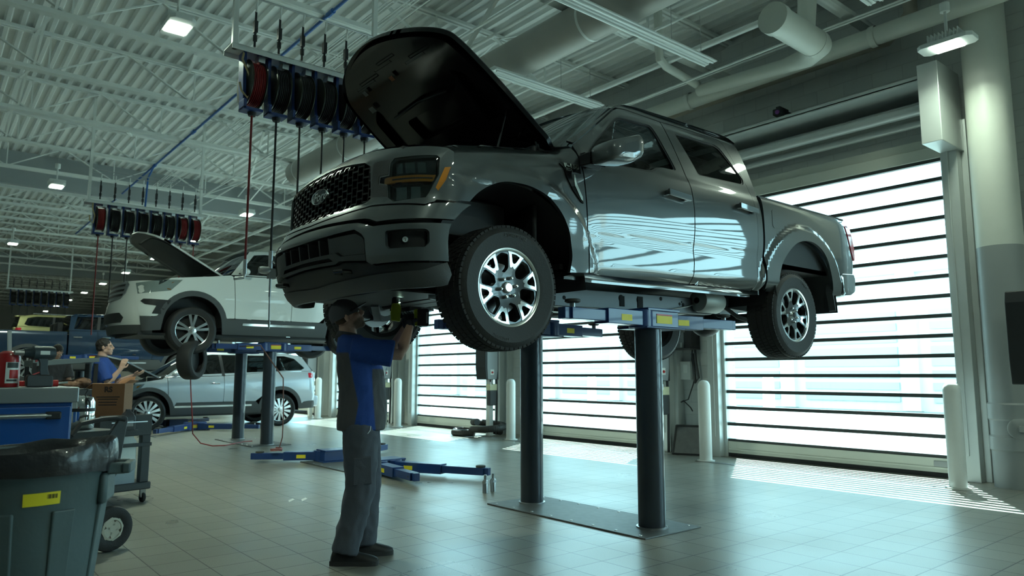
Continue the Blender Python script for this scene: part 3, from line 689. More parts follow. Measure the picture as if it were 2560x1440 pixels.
for q in (-1, 1):
    a = hood(q*.76, .04, -.04); b = Vector((3.60, CY+q*.78, 2.90)); m1 = (a+b)/2+Vector((-.06, 0, -.02))
    G().tube([a, m1, b], .018, 8).build('hood_hinge', blackg, truck)
    G().tube([hood(q*.74, .36, -.06), Vector((3.10, CY+q*.74, 2.82))], [.006, .012], 8).build('gas_strut', blackg, truck)
# ---- wheels
tyrem = mat('tyre_rubber', (.022,.022,.023), .62, bump=.25, bscale=90)
tread = mat('tread_rubber', (.030,.030,.031), .85)
rimgrey = mat('rim_dark_grey', (.085,.09,.095), .3, .7, coat=.6)
rimalu = mat('rim_machined', (.80,.83,.84), .22, 1.)
def pol(r, a): return (r*cos(a), r*sin(a))
def tyre(g, R_, rr, wd, n=64, blocks=True, y0=0.):
    h = wd/2
    pr = [(rr-.012,.02),(rr,-.0),(rr+.012,-.004),(rr+.03,-.006),(R_-.05,-.018),(R_-.022,-.004),(R_-.006,.016),(R_,.035),(R_+.001,h),(R_,wd-.035),(R_-.006,wd-.016),(R_-.022,wd+.004),(R_-.05,wd+.018),(rr+.03,wd+.006),(rr,wd),(rr-.012,wd-.02),(rr-.02,h)]
    g.lathe([(r, y+y0) for r, y in pr], (0,0,0), (0,1,0), n)
def tread_blocks(R_, wd, n=66, y0=0.):
    g = G()
    for k in range(n):
        a = 2*pi*k/n; da = 2*pi/n*.40
        for j, (y, hw, sk) in enumerate(((.022,.020,.0), (.078,.026,.4), (.137,.026,.0), (.196,.026,.5), (.253,.020,.0))):
            y = y*wd/.275+y0; aa = a+sk*2*pi/n; r0 = R_-.02; r1 = R_+.006 if 0 < j < 4 else R_-.001
            q = []
            for r in (r0, r1):
                for (u, v) in ((-1,-1),(1,-1),(1,1),(-1,1)): t = aa+u*da+v*.012; q.append((r*cos(t), y+v*hw, r*sin(t)))
            g.hexa(q[:4], q[4:])
    return g
def truck_wheel(loc, sg, parent, detail=True):
    root = bpy.data.objects.new('wheel', None); COL.objects.link(root); root.parent = parent
    RR = .419; rr = .266; sp = 6
    def at(o): o.parent = root; return o
    # spokes: disc with large windows and small rim cells
    out = [pol(.245, 2*pi*k/72) for k in range(72)]; holes = []; small = []; bands = []
    for k in range(sp):
        a = 2*pi*k/sp+pi/6+.26
        holes.append(rnd([pol(.226, a-R(13.5)), pol(.240, a), pol(.226, a+R(13.5)), pol(.132, a+R(17)), pol(.100, a), pol(.132, a-R(17))], .012, 3))
        b = a+pi/6
        sm = rnd([pol(.232, b-R(9.5)), pol(.236, b), pol(.232, b+R(9.5)), pol(.178, b+R(5)), pol(.168, b), pol(.178, b-R(5))], .007, 3); small.append(sm)
        bands.append(([pol(.249, b-R(17)), pol(.250, b-R(8)), pol(.250, b), pol(.250, b+R(8)), pol(.249, b+R(17)), pol(.226, b+R(14.8)), pol(.158, b+R(11)), pol(.140, b+R(9)), pol(.140, b+R(4)), pol(.150, b), pol(.140, b-R(4)), pol(.140, b-R(9)), pol(.158, b-R(11)), pol(.226, b-R(14.8))], sm))
    def fs_(off=0.):
        def f(u, v):
            r = sqrt(u*u+v*v); return (u, .034-.018*sst(r, .05, .22)+off+(.012*sst(r,.09,.03)*0), v)
        return f
    o = (0,-1,0)
    sp_ = panel('rim', out, fs_(), o, rimgrey, None, holes=holes+small, res=.035, thick=.04, label='dark grey six-spoke alloy rim'); at(sp_)
    gb = G()
    for bp_, sm in bands: panel('x', bp_, fs_(-.004), o, None, None, holes=[sm], res=.03, thick=.006, gobj=gb)
    gb.lathe([(.246,.010),(.250,.006),(.258,.002),(.266,.0),(.266,.02),(.25,.03),(.246,.05)], (0,0,0), (0,1,0), 72)
    at(gb.build('machined_face', rimalu, None, label='bright machined spoke tips and lip'))
    gb = G(); gb.lathe([(.243,.03),(.236,.10),(.232,.25),(.262,.27)], (0,0,0), (0,1,0), 48); at(gb.build('rim_barrel', mat('barrel_dark', (.03,.03,.032), .5, .5), None))
    gb = G(); gb.lathe([(0,.012),(.028,.012),(.036,.018),(.040,.035)], (0,0,0), (0,1,0), 28); at(gb.build('centre_cap', chrome, None))
    for k in range(6):
        a = 2*pi*k/6+.2; at(G().lathe([(0,.002),(.008,.004),(.0125,.012),(.0125,.045)], (.068*cos(a), 0, .068*sin(a)), (0,1,0), 12).build('lug_nut', chrome, None))
    gb = G(); gb.lathe([(.0,.10),(.09,.10),(.09,.12),(.175,.12),(.175,.145),(.0,.145)], (0,0,0), (0,1,0), 40); at(gb.build('brake_disc', steel, None))
    gb = G(); gb.box((.06,.10,-.10), (.19,.18,.08)); at(gb.build('brake_caliper', steel, None, bevel=.02))
    gb = G(); tyre(gb, RR, rr, .275); t_ = gb.build('tyre', tyrem, None); at(t_)
    at(tread_blocks(RR, .275).build('tyre_tread', tread, None, ang=0))
    for word, a0 in (('Hankook', -pi/2-.25), ('Dynapro AT2', pi/2-.1)):
        me = None
        L_ = text('tyre_lettering', word, .036, mat('raised_letters', (.05,.05,.05), .7), None, (lambda a0: lambda u, v, d: ((.355+v)*cos(a0-u/.355), -.016-d, (.355+v)*sin(a0-u/.355)))(a0), .002, bold=.001)
        at(L_)
    w_ = Vector(loc)-wloc(parent); root.location = w_
    if sg > 0: root.rotation_euler = (0, 0, pi)
    return root
w1 = truck_wheel((3.03, 3.695, 1.83), -1, truck)
def dupchild(src, parent, loc, rz=0, ry=0.):
    r = src.copy(); COL.objects.link(r); r.parent = parent; r.location = Vector(loc)-wloc(parent); r.rotation_euler = (0, ry, rz)
    for ch in src.children: c = ch.copy(); COL.objects.link(c); c.parent = r
    return r
dupchild(w1, truck, (6.66, 3.695, 1.835), 0, .5)
dupchild(w1, truck, (3.03, CY+.985, 1.83), pi, .3)
dupchild(w1, truck, (6.66, CY+.985, 1.835), pi, .1)
# ---- chassis
chas = mat('chassis_grey', (.16,.17,.18), .5, .4, bump=.2, bscale=25); rawst = mat('raw_steel', (.42,.43,.41), .4, .8, var=.15)
for sg in (-1, 1):
    y = CY+sg*.50; g = G()
    P = [(2.35,2.02),(2.9,1.98),(3.3,1.90),(3.7,1.86),(5.9,1.90),(6.2,2.0),(6.7,2.12),(7.3,2.05),(7.9,2.05)]
    g.grid([[(x, y-.04, z-.075), (x, y+.04, z-.075), (x, y+.04, z+.075), (x, y-.04, z+.075)] for x, z in P], closev=True)
    g.build('frame_rail', chas, truck, ang=30, bevel=.006)
    if sg < 0:
        g = G()
        for x, z, r in ((3.72,1.88,.012),(3.95,1.86,.016),(4.05,1.84,.01),(4.62,1.90,.03),(4.85,1.90,.03),(5.15,1.93,.018),(5.42,1.90,.014),(5.47,1.895,.018),(5.45,1.92,.008)):
            g.lathe([(0,-.043),(r,-.043),(r,-.038)], (x, y, z), (0,1,0), 16)
        g.box((4.60, y-.045, 1.83), (4.66, y-.041, 1.92)).box((4.83, y-.045, 1.83), (4.90, y-.041, 1.93)).build('rail_openings', darkhole, truck)
        G().box((3.66, y-.12, 1.93), (3.86, y-.04, 1.985)).build('body_mount', chas, truck, bevel=.008)
g = G()
for x in (2.7, 3.5, 4.4, 5.3, 6.3, 7.4): g.box((x-.05, CY-.5, itp(x,[2.7,3.5,6,6.6],[1.86,1.84,1.9,2.05])), (x+.05, CY+.5, itp(x,[2.7,3.5,6,6.6],[1.93,1.91,1.98,2.12])))
g.build('crossmembers', chas, truck, ang=0, bevel=.008)
g = G().lathe([(.0,0),(.10,.0),(.13,.15),(.11,.5),(.075,.8),(.07,1.0)], (3.55, CY, 1.95), (1,0,0), 20); g.box((3.0, CY-.25, 1.85), (3.6, CY+.25, 2.15)).build('transmission', rawst, truck, bevel=.02)
G().tube([(4.5, CY, 1.92), (5.4, CY, 1.90), (6.6, CY, 1.86)], .045, 12).build('drive_shaft', chas, truck)
g = G().tube([(6.66, CY-.75, 1.835), (6.66, CY+.75, 1.835)], .05, 14); g.ball((6.64, CY+.05, 1.83), (.19, .17, .17), 18, 12); g.build('rear_axle', blackp, truck)
g = G().tube([(3.03, CY-.72, 1.83), (3.03, CY+.72, 1.83)], .035, 10).box((2.85, CY-.33, 1.80), (3.2, CY+.33, 1.88)); g.build('front_axle', blackp, truck)
for sg in (-1, 1):
    g = G(); g.beam((2.78, CY+sg*.40, 1.80), (3.03, CY+sg*.80, 1.72), .06, .035); g.beam((3.32, CY+sg*.40, 1.80), (3.06, CY+sg*.80, 1.72), .06, .035)
    g.beam((2.95, CY+sg*.45, 2.15), (3.03, CY+sg*.76, 2.08), .05, .03); g.lathe([(.0,-.0),(.09,.0),(.09,.14),(.0,.14)], (3.03, CY+sg*.82, 1.83), (0,-sg,0), 20)
    g.tube([(2.88, CY+sg*.36, 1.84), (2.90, CY+sg*.78, 1.82)], .014, 8); g.build('suspension_arms', steel, truck)
    g = G(); pts = [(3.06+.055*cos(t), CY+sg*(.60)+.055*sin(t), 1.88+.36*t/(12*pi)) for t in np.linspace(0, 12*pi, 90)]; g.tube(pts, .009, 6); g.cyl((3.06, CY+sg*.60, 1.78), (3.06, CY+sg*.60, 2.28), .025); g.build('coil_spring', blackp, truck)
    g = G()
    for k in range(4): g.tube([(6.0, CY+sg*.55, 1.94+k*.012), (6.33, CY+sg*.55, 1.81+k*.012), (6.66, CY+sg*.55, 1.77+k*.012), (7.1, CY+sg*.55, 1.82+k*.012), (7.5, CY+sg*.55, 1.96+k*.012)], .006, 6)
    g.cyl((6.62, CY+sg*.62, 1.78), (6.45, CY+sg*.45, 2.3), .03).build('leaf_spring', blackp, truck)
g = G().tube([(3.6, CY-.25, 1.86), (4.4, CY-.28, 1.80), (4.9, CY-.30, 1.80)], .035, 12).lathe([(.04,0),(.11,.04),(.12,.1),(.12,.5),(.11,.56),(.04,.6)], (4.9, CY-.30, 1.82), (1,0,.02), 20).tube([(5.5, CY-.30, 1.83), (6.0, CY-.42, 1.90), (6.4, CY-.58, 2.10), (6.9, CY-.56, 2.12), (7.6, CY-.70, 2.0)], .032, 12)
g.build('exhaust', rawst, truck)
g = G().lathe([(.03,0),(.10,.02),(.11,.06),(.11,.30),(.09,.34),(.03,.36)], (5.60, CY-.60, 1.94), (1,0,0), 20); g.build('fuel_canister', mat('canister', (.35,.36,.33), .5, .3), truck)
g = G().box((3.75, CY+.05, 1.80), (4.3, CY+.42, 1.90)).box((4.5, CY-.1, 1.79), (5.6, CY+.40, 1.93)); g.build('fuel_tank', blackp, truck, bevel=.03)
g = G(); g.add([(3.75, CY-.33, 1.77), (4.6, CY-.33, 1.77), (4.75, CY-.05, 1.79), (3.9, CY-.02, 1.79)], [(0,1,2,3)]).build('heat_shield', rawst, truck, ang=0)
G().tube([(5.75, CY-.56, 1.94), (5.5, CY-.57, 1.88), (5.2, CY-.57, 1.83), (4.9, CY-.55, 1.80)], .006, 6).build('brake_line', rawst, truck)
g = G(); tyre(g, .39, .22, .22, 40); o = g.build('spare_tyre', tyrem, None); o.parent = truck; o.location = Vector((7.45, CY, 2.02))-wloc(truck); o.rotation_euler = (R(90), 0, 0)
G().box((2.35, CY-.55, 1.80), (2.9, CY+.55, 1.815)).build('skid_plate', blackp, truck, bevel=.004)
# ================================================================ lamps
lampcol = (.80, 1.0, .78)
ledm = mat('led_panel', (.85,1.0,.84), .5, emit=10.)
def lamp(x, y, z, label, first=None, rot=0., power=50.):
    t = thing('ceiling_light', label, 'light', (x, y, z), 'high-bay lights')
    if first is None:
        p = [(-.28,-.09),(-.23,-.14),(.23,-.14),(.28,-.09),(.28,.09),(.23,.14),(-.23,.14),(-.28,.09)]
        g = G(); g.prism(p, lambda u, v, d: (x+v, y+u, z+d), .0, .05)
        g.prism([(a*.62, b*.8) for a, b in p], lambda u, v, d: (x+v, y+u, z+d), .05, .10)
        for k in range(9): g.box((x-.15, y-.16+k*.038, z+.05), (x+.15, y-.15+k*.038, z+.13))
        g.build('housing', whiteg, t, ang=0, bevel=.006)
        G().box((x-.11, y-.14, z-.012), (x+.11, y+.14, z-.002)).build('lens', ledm, t, ang=0)
        G().cyl((x, y, z+.10), (x, y, z+.46), .016).cyl((x, y, z+.40), (x, y, z+.50), .05).build('stem', white, t)
        G().cyl((x, y, z+.5), (x, y, 6.05 if z > 5 else z+.75), .004, 6).build('hanger_cable', steel, t)
    else:
        for c in first.children:
            if c.type != 'MESH': continue
            d = c.copy(); COL.objects.link(d); d.parent = t
    ld = bpy.data.lights.new('lamp_light', 'AREA'); ld.shape = 'RECTANGLE'; ld.size = .24; ld.size_y = .32; ld.energy = power; ld.color = lampcol; ld.spread = R(150)
    lo = bpy.data.objects.new('lamp_light', ld); COL.objects.link(lo); lo.parent = t; lo.location = (0, 0, -.02)
    return t
L0 = lamp(2.06, 8.6, 5.24, 'bright white high-bay light nearest the camera, above and left of the hose reels')
ords = ['second', 'third', 'fourth']
for k, y in enumerate((17.8, 26.6, 35.5)): lamp(2.06, y, 5.24, '%s high-bay light back in the leftmost row of ceiling lamps' % ords[k], L0, power=45 if k < 1 else 16)
names = ['right of the far hose reels, above the white SUV', 'seen just under the last far hose reel', 'hidden in line above the raised white hood', 'nearest of the row shrinking away at far left', 'second of the row shrinking away at far left', 'third of the row shrinking away at far left', 'fourth of the row shrinking away at far left', 'fifth of the row shrinking away at far left', 'last and lowest of the row shrinking away at far left']
for k in range(9): lamp(6.17, 17.97+4.485*k, 5.24, 'lit high-bay light, '+names[k], L0, power=45 if k < 2 else 14)
lamp(8.6, 2.82, 4.88, 'lit high-bay light at upper right, hung beside the big vertical pipe', L0, power=9)
lamp(2.06, -.4, 5.24, 'high-bay light right above the viewpoint, out of the picture', L0, power=12)
lamp(6.17, -3.5, 5.24, 'high-bay light by the doors behind the viewpoint, out of the picture', L0)
lamp(-3.5, 6., 5.24, 'high-bay light over the unseen left half of the hall', L0, power=14)
# ================================================================ in-ground two-post lifts
platem = mat('floor_plate', (.15,.155,.155), .5, .6, var=.25, vscale=14); padm = mat('lift_pad', (.06,.06,.055), .7)
postm = liftpost
def two_post_lift(cx, ya, yb, z, arms, label, plate=(4.40, 5.10), hoses=True):
    """ya/yb: the two posts; z: underside of the arms; arms: (post y, base dx, base dy, tip dx, tip dy, pad height)"""
    cy = (ya+yb)/2
    t = thing('two_post_lift', label, 'lift', (cx, cy, 0))
    px0, px1 = plate
    g = G().box((px0, ya-.24, 0), (px1, yb+.24, .012)); o = g.build('floor_plate', platem, t, ang=0, bevel=.003)
    g = G(); k = 0
    for x in (px0+.05, px1-.05):
        for y in np.linspace(ya-.15, yb+.15, 8): g.lathe([(0,.006),(.012,.004),(.014,0)], (x, y, .012), (0,0,1), 8)
    b_ = g.build('bolt_heads', steel, t); b_['kind'] = 'stuff'
    for y in (ya, yb):
        G().lathe([(.13,.012),(.13,.022),(.115,.024)], (cx, y, 0), (0,0,1), 40).build('post_collar', steel, t)
        if z > .3:
            G().lathe([(.112,0),(.112,z-.012),(.105,z-.01),(.105,z+.01)], (cx, y, .012), (0,0,1), 48).build('post', postm, t)
        c = G().box((cx-.20, y-.16, z+.005), (cx+.30, y+.16, z+.020)).box((cx-.17, y-.13, z+.02), (cx+.25, y+.13, z+.17)); c.box((cx-.17, y-.15, z+.15), (cx+.25, y+.15, z+.175))
        ca = c.build('carriage', liftblue, t, ang=0, bevel=.006)
        s = -1 if y == ya else 1
        G().box((cx-.04, y+s*.1305, z+.05), (cx+.16, y+s*.134, z+.115)).build('warning_label', yel, ca, ang=0)
        G().box((cx-.04, y+s*.1305, z+.117), (cx+.16, y+s*.1345, z+.128)).build('label_header', redp, ca, ang=0)
    for (yp, bx, by, tx, ty, ph) in arms:
        a = Vector((cx+bx, yp+by, z+.085)); b = Vector((cx+tx, yp+ty, z+.085)); m_ = a+(b-a)*.56; d = (b-a).normalized(); n_ = Vector((-d.y, d.x, 0))
        g = G().beam(a, m_, .15, .12); g.lathe([(0,-.075),(.10,-.075),(.10,.075),(0,.075)], a, (0,0,1), 20)
        arm = g.build('arm', liftblue, t, ang=30, bevel=.005)
        g = G().beam(m_-d*.12, b, .115, .088); g.beam(b, b+d*.06, .075, .088); g.build('arm_extension', liftblue, arm, ang=0, bevel=.005)
        g = G().cyl(b-d*.06-Vector((0,0,.04)), b-d*.06+Vector((0,0,ph)), .022, 14); g.build('pad_stem', steel, arm)
        G().lathe([(0,.0),(.045,.0),(.06,.008),(.06,.026),(.05,.03),(0,.03)], b-d*.06+Vector((0,0,ph-.02)), (0,0,1), 24).build('pad', padm, arm)
        c0 = a+d*.20
        for sgn in (-1, 1):
            P = [c0+n_*sgn*.0765+Vector((0,0,-.03)), c0+d*.13+n_*sgn*.0765+Vector((0,0,-.03)), c0+d*.13+n_*sgn*.0765+Vector((0,0,.02)), c0+n_*sgn*.0765+Vector((0,0,.02))]
            G().add(P, [(0,1,2,3)]).build('warning_label', yel, arm, ang=0)
    return t
two_post_lift(4.77, 3.98, 5.48, 1.625, [(3.98, -.15, -.05, -1.02, -.08, .10), (3.98, .20, .08, 1.10, -.05, .09), (5.48, -.15, .05, -1.05, .05, .10), (5.48, .20, -.05, 1.05, .10, .10)],
  'two-post lift with dark round posts holding up the grey pickup')
two_post_lift(4.77, 8.40, 9.90, .005, [(8.40, .10, -.10, .66, -1.30, .06), (8.40, -.12, -.12, -.24, -1.15, .0), (9.90, -.12, .10, -.88, .62, .06), (9.90, .15, .08, 1.2, .60, .06)],
  'empty two-post lift lowered flat on the floor behind the mechanic')
two_post_lift(4.98, 12.95, 14.45, 1.66, [(12.95, -.15, -.05, -1.0, -.05, .12), (12.95, .2, -.05, 1.15, -.05, .12), (14.45, -.15, .05, -1.0, .05, .12), (14.45, .2, .05, 1.1, .05, .12)],
  'two-post lift holding up the white SUV with the open hood', (4.62, 5.34))
two_post_lift(5.0, 17.45, 18.9, .01, [(17.45, -.15, -.15, -1.05, -1.15, .06), (17.45, .15, -.15, 1.05, -1.1, .10), (18.9, -.15, .1, -1.0, .9, .06), (18.9, .15, .1, 1.0, .9, .06)],
  'lowered blue lift arms on the floor under the silver SUV', (4.7, 5.3))
two_post_lift(3.6, 22.0, 23.4, 1.62, [(22.0, -.15, -.05, -1.0, -.05, .1), (22.0, .2, -.05, 1.1, -.05, .1)], 'two-post lift under the dark blue pickup in the far bay', (3.25, 3.95))
# adapters standing on the floor
for i, (x, y, l) in enumerate(((4.80, 6.27, 'left'), (4.93, 6.30, 'right'))):
    t = thing('lift_adapter', '%s one of two small steel lift adapter pins standing on the floor tiles' % l, 'adapter', (x, y, 0), 'lift adapters')
    G().lathe([(0,0),(.030,0),(.030,.125),(.024,.135),(.024,.140),(.016,.142),(.016,.19),(0,.19)], (x, y, 0), (0,0,1), 20).build('sleeve', steel, t)
    G().lathe([(.031,.10),(.037,.10),(.037,.125),(.031,.125)], (x, y, 0), (0,0,1), 6).build('collar', steel, t)
# paper scraps
for x, y, l in ((3.05, 6.95, 'larger white paper scrap on the tiles left of the mechanic'), (2.93, 6.98, 'tiny white paper scrap beside the larger one left of the mechanic'), (3.02, 6.05, 'folded white paper scrap on the tiles close behind the mechanic')):
    tag(G().prism([(0,0),(.06,.01),(.055,.045),(.01,.04)], lambda u, v, d: (x+u, y+v, d+.012+u*.25+v*.2), .002, .004).build('paper_scrap', mat('scrap_paper', (.8,.82,.8), .7), None, ang=0), l, 'paper')
# ================================================================ hose reel racks
hosek = mat('black_hose', (.02,.02,.021), .5); hoser = mat('red_hose', (.28,.02,.02), .45); hoset = mat('tan_tube', (.62,.50,.27), .45)
reelblue = mat('reel_blue', (.015,.045,.20), .3, coat=.4); spoolm = mat('spool_dark', (.04,.045,.03), .35, .5)
def rack(x0, n, y, z, label, pitch, far):
    x1 = x0+pitch*(n-1)+.35
    t = thing('reel_rail', label, 'rail', (x0, y, z))
    G().box((x0-.12, y-.13, z), (x1, y+.13, z+.008)).box((x0-.12, y-.13, z-.05), (x1, y-.122, z+.008)).box((x0-.12, y+.122, z-.05), (x1, y+.13, z+.008)).build('channel', white, t, ang=0, bevel=.002)
    for x in (x0-.06, x1-.1):
        G().beam((x, y, z), (x, y, ZD-.05), .05, .05).build('hanger_post', white, t, ang=0)
    for k, yy in enumerate((-.09, .12)):
        G().tube([(x0-.05, y+yy, z+.55+.12*k), (x1, y+yy, z+.55+.12*k)], .008, 8).build('supply_pipe', steel, t)
    for k in range(n):
        x = x0+.12+pitch*k
        G().tube([(x, y-.09, z+.55), (x, y-.07, z+.40)], .010, 8).build('drop_pipe', white, t)
        g = G().tube([(x, y-.07, z+.42), (x, y-.06, z+.05)], .012, 8).box((x-.018, y-.09, z+.20), (x+.018, y-.04, z+.32)); g.lathe([(0,-.03),(.022,-.03),(.022,.03),(0,.03)], (x, y-.065, z+.14), (0,0,1), 8); g.build('valve', blackp, t)
    return t
def reel(x, y, z, hm, ln, endkind, label, group):
    """spool axis along X; hangs under the rail; ln = length of hose paid out"""
    t = thing('hose_reel', label, 'hose reel', (x, y, z), group)
    zc = z-.33
    g = G()
    g.box((x-.04, y-.10, z-.03), (x+.13, y+.10, z+.006))                                   # head plate
    P = [(x-.035, y-.07, z-.02), (x-.035, y+.07, z-.02), (x-.035, y+.05, zc), (x-.035, y-.03, zc-.28), (x-.035, y-.09, zc-.28), (x-.035, y-.07, zc)]
    g.prism([(-.07,-.02),(.07,-.02),(.055,-.33),(-.02,-.62),(-.12,-.62),(-.085,-.33)], lambda u, v, d: (x-.035+d, y+u, z+v), -.022, .012)
    g.box((x-.06, y-.15, z-.645), (x+.135, y+.0, z-.615)); g.box((x-.06, y-.15, z-.64), (x-.03, y-.0, z-.54))
    g.build('arm_bracket', reelblue, t, ang=0, bevel=.004)
    G().lathe([(.0,-.01),(.05,-.01),(.235,.0),(.24,.004),(.235,.012),(.05,.008),(.0,.008)], (x-.01, y, zc), (1,0,0), 36).build('spool_flange', spoolm, t)
    G().lathe([(.0,-.01),(.05,-.01),(.235,.0),(.24,.004),(.235,.012),(.05,.008),(.0,.008)], (x+.13, y, zc), (1,0,0), 36).build('spool_flange', spoolm, t)
    pr = []
    for k in range(7): xx = .008+.018*k; pr += [(.205,xx),(.216,xx+.005),(.216,xx+.012),(.205,xx+.017)]
    G().lathe([(.05,.006)]+pr+[(.05,.13)], (x, y, zc), (1,0,0), 40).build('wound_hose', hm, t)
    G().prism([(-.06,0),(.05,0),(.07,-.05),(.03,-.09),(-.05,-.08)], lambda u, v, d: (x+.15+d, y+u, z+v-.01), -.05, .02).build('side_plate', alu, t, ang=0, bevel=.004)
    G().lathe([(0,-.05),(.035,-.05),(.045,-.02),(.045,.0),(0,.0)], (x+.05, y-.07, z-.63), (0,0,1), 14).build('roller_guide', blackp, t)
    zt = z-.68-ln
    hs = G().tube([(x+.05, y-.07, z-.63), (x+.05, y-.07, z-.68-ln*.5), (x+.05, y-.068, zt)], .0115, 8).build('hose', hm, t)
    if endkind == 'chuck':
        G().tube([(x+.05, y-.068, zt+.10), (x+.05, y-.068, zt-.04)], .018, 10).tube([(x+.05, y-.068, zt-.04), (x+.04, y-.068, zt-.08), (x-.05, y-.068, zt-.10)], .016, 10).build('air_chuck', steel, hs)
    if endkind == 'gun':
        g = G().tube([(x+.05, y-.068, zt+.16), (x+.05, y-.068, zt-.06)], .020, 10); g.box((x+.03, y-.10, zt-.12), (x+.10, y-.04, zt-.02)); g.tube([(x+.06, y-.068, zt+.06), (x+.12, y-.068, zt+.03), (x+.115, y-.068, zt-.04)], .010, 8)
        g.lathe([(0,-.06),(.03,-.06),(.038,-.03),(.038,.03),(.03,.05),(0,.05)], (x+.0, y-.068, zt-.04), (1,0,0), 14); g.tube([(x+.055, y-.068, zt-.1), (x+.055, y-.068, zt-.30)], .012, 8); g.tube([(x+.055, y-.068, zt-.30), (x+.06, y-.068, zt-.55)], .008, 8)
        g.tube([(x+.06, y-.068, zt-.55), (x+.062, y-.068, zt-.62)], [.016, .006], 8).build('fluid_gun', steel, hs)
    if endkind == 'ball': G().ball((x+.05, y-.068, zt), .03, 12, 8).build('hose_stop', blackp, hs)
    return t
YR, ZR = 7.1, 4.50
rack(2.30, 6, YR, ZR, 'white channel rail carrying the hose reels beside the raised hood', .25, False)
GR = 'hose reels beside the raised hood'
spec = [(hoser, 1.55, 'chuck', 'leftmost hose reel of the near rack, wound with red hose'), (hosek, 1.50, 'gun', 'second hose reel of the near rack, black hose down to a fluid gun'),
        (hosek, 1.2, '', 'third hose reel of the near rack, its black hose falling behind the truck nose'), (hosek, 1.2, '', 'fourth hose reel of the near rack, partly behind the raised hood tip'),
        (hosek, 1.2, '', 'fifth hose reel of the near rack, only its blue bracket foot showing under the hood'), (hosek, 1.2, '', 'last hose reel of the near rack, hidden by the hood but for its hanging hose')]
for k, (hm, ln, e, lb) in enumerate(spec): reel(2.37+.25*k, YR, ZR, hm, ln, e, lb, GR)
o = G().tube([(2.33, YR-.05, 4.50), (2.30, YR-.08, 4.38), (2.36, YR-.12, 4.22), (2.40, YR-.12, 4.05), (2.35, YR-.12, 3.98), (2.29, YR-.12, 4.04), (2.27, YR-.12, 4.12)], .011, 8).build('inlet_hose', hoset, None)
tag(o, 'curled tan inlet hose at the left end of the near reel rack', 'hose')
YF, ZF = 15.7, 4.58
rack(2.42, 8, YF, ZF, 'white channel rail carrying the far row of eight hose reels', .25, True)
fs_ = ['leftmost reel of the far rack, red hose wound on it', 'second reel from left on the far rack', 'third reel from left on the far rack', 'fourth reel from left on the far rack', 'fourth reel from right on the far rack', 'third reel from right on the far rack', 'second reel from right on the far rack, with red hose', 'rightmost reel of the far rack, with red hose']
for k in range(8):
    red = k in (0, 6, 7); reel(2.50+.25*k, YF, ZF, hoser if red else hosek, [1.9, 1.8, 1.9, .1, .1, .1, 1.0, 1.9][k], ['', '', 'ball', '', '', '', '', ''][k], fs_[k], 'hose reels of the far rack')
o = G().tube([(2.43, YF-.05, ZF), (2.42, YF-.1, ZF-.15), (2.46, YF-.14, ZF-.3), (2.44, YF-.14, ZF-.45), (2.38, YF-.14, ZF-.4), (2.37, YF-.14, ZF-.3)], .012, 8).build('inlet_hose', hoset, None)
tag(o, 'curled tan inlet hose at the left end of the far reel rack', 'hose')
# a third rack, far down the hall, and a pale supply bundle
rack(2.6, 8, 33.4, 4.55, 'white channel rail of the third, most distant reel rack', .25, True)
for k in range(8): reel(2.68+.25*k, 33.4, 4.55, hosek, .3, '', '%s dark' % ['first','second','third','fourth','fifth','sixth','seventh','last'][k]+' hose reel on the most distant rack, seen over the blue pickup roof', 'reels of the most distant rack')
# red air hose drooping from the white SUV lift to the floor
o = G().tube([tuple(p) for p in [(3.60, 12.85, 1.19), (3.61, 12.8, .9), (3.68, 12.9, .5), (3.78, 13.2, .25), (3.98, 13.4, .06), (4.15, 13.3, .012), (4.35, 13.25, .012), (4.60, 13.5, .012), (4.85, 13.7, .016), (5.0, 13.72, .016)]], .010, 8).build('air_hose', hoser, None); tag(o, 'red air hose falling below the white SUV and snaking along the floor', 'hose')
# coiled cord on the far arm tip of the lowered lift
o = G().tube([(4.12+.08*cos(a), 10.33+.06*sin(a), .162+.003*a) for a in np.linspace(0, 14, 50)], .010, 8).build('coiled_hose', mat('dusty_hose', (.30,.10,.09), .5), None); tag(o, 'small coil of reddish hose lying on the lowered lift arm', 'hose')
o = G().tube([(4.16, 10.33, .19), (4.21, 10.35, .35), (4.225, 10.38, .7), (4.21, 10.4, 1.2), (4.30, 11.6, 1.72), (4.38, 12.8, 1.74)], .009, 8).build('hanging_hose', mat('brown_hose', (.12,.05,.04), .5), None); tag(o, 'thin brown hose rising from the lowered lift arm in front of a grey post', 'hose')
# ---------------------------------------------------------------- overhead pipes, ducts, unlit strips
def pipe(name, pts, r, m, label, cat='pipe', n=20):
    o = G().tube(pts, r, n).build(name, m, None); tag(o, label, cat); return o
ductm = mat('duct_paint', (.46,.45,.41), .5, var=.08, vscale=3)
t = thing('air_duct', 'large round perforated air duct running over the truck roof along the hall', 'duct', (6.41, 10, 5.80))
P = []
for y in np.linspace(.5, 15.5, 2): P.append([(6.41+.27*cos(a), y, 5.80+.27*sin(a)) for a in np.linspace(0, 2*pi, 41)])
G().grid(P).build('tube', ductm, t)
G().lathe([(0,0),(.27,0)], (6.41, .5, 5.80), (0,1,0), 40).build('end_cap', ductm, t)
hole = G(); n_ = 0
for k in range(96):
    a = -.62; y = 3.2+.11*k; hole.lathe([(0,.001),(.011,.0005)], (6.41+.271*cos(a), y, 5.80+.271*sin(a)), (cos(a),0,sin(a)), 8)
h_ = hole.build('perforations', darkhole, t); h_['kind'] = 'stuff'
for k in range(7): G().lathe([(.273,-.02),(.275,-.01),(.275,.01),(.273,.02)], (6.41, 1.7+2.2425*k, 5.80), (0,1,0), 40).build('hanger_band', white, t)
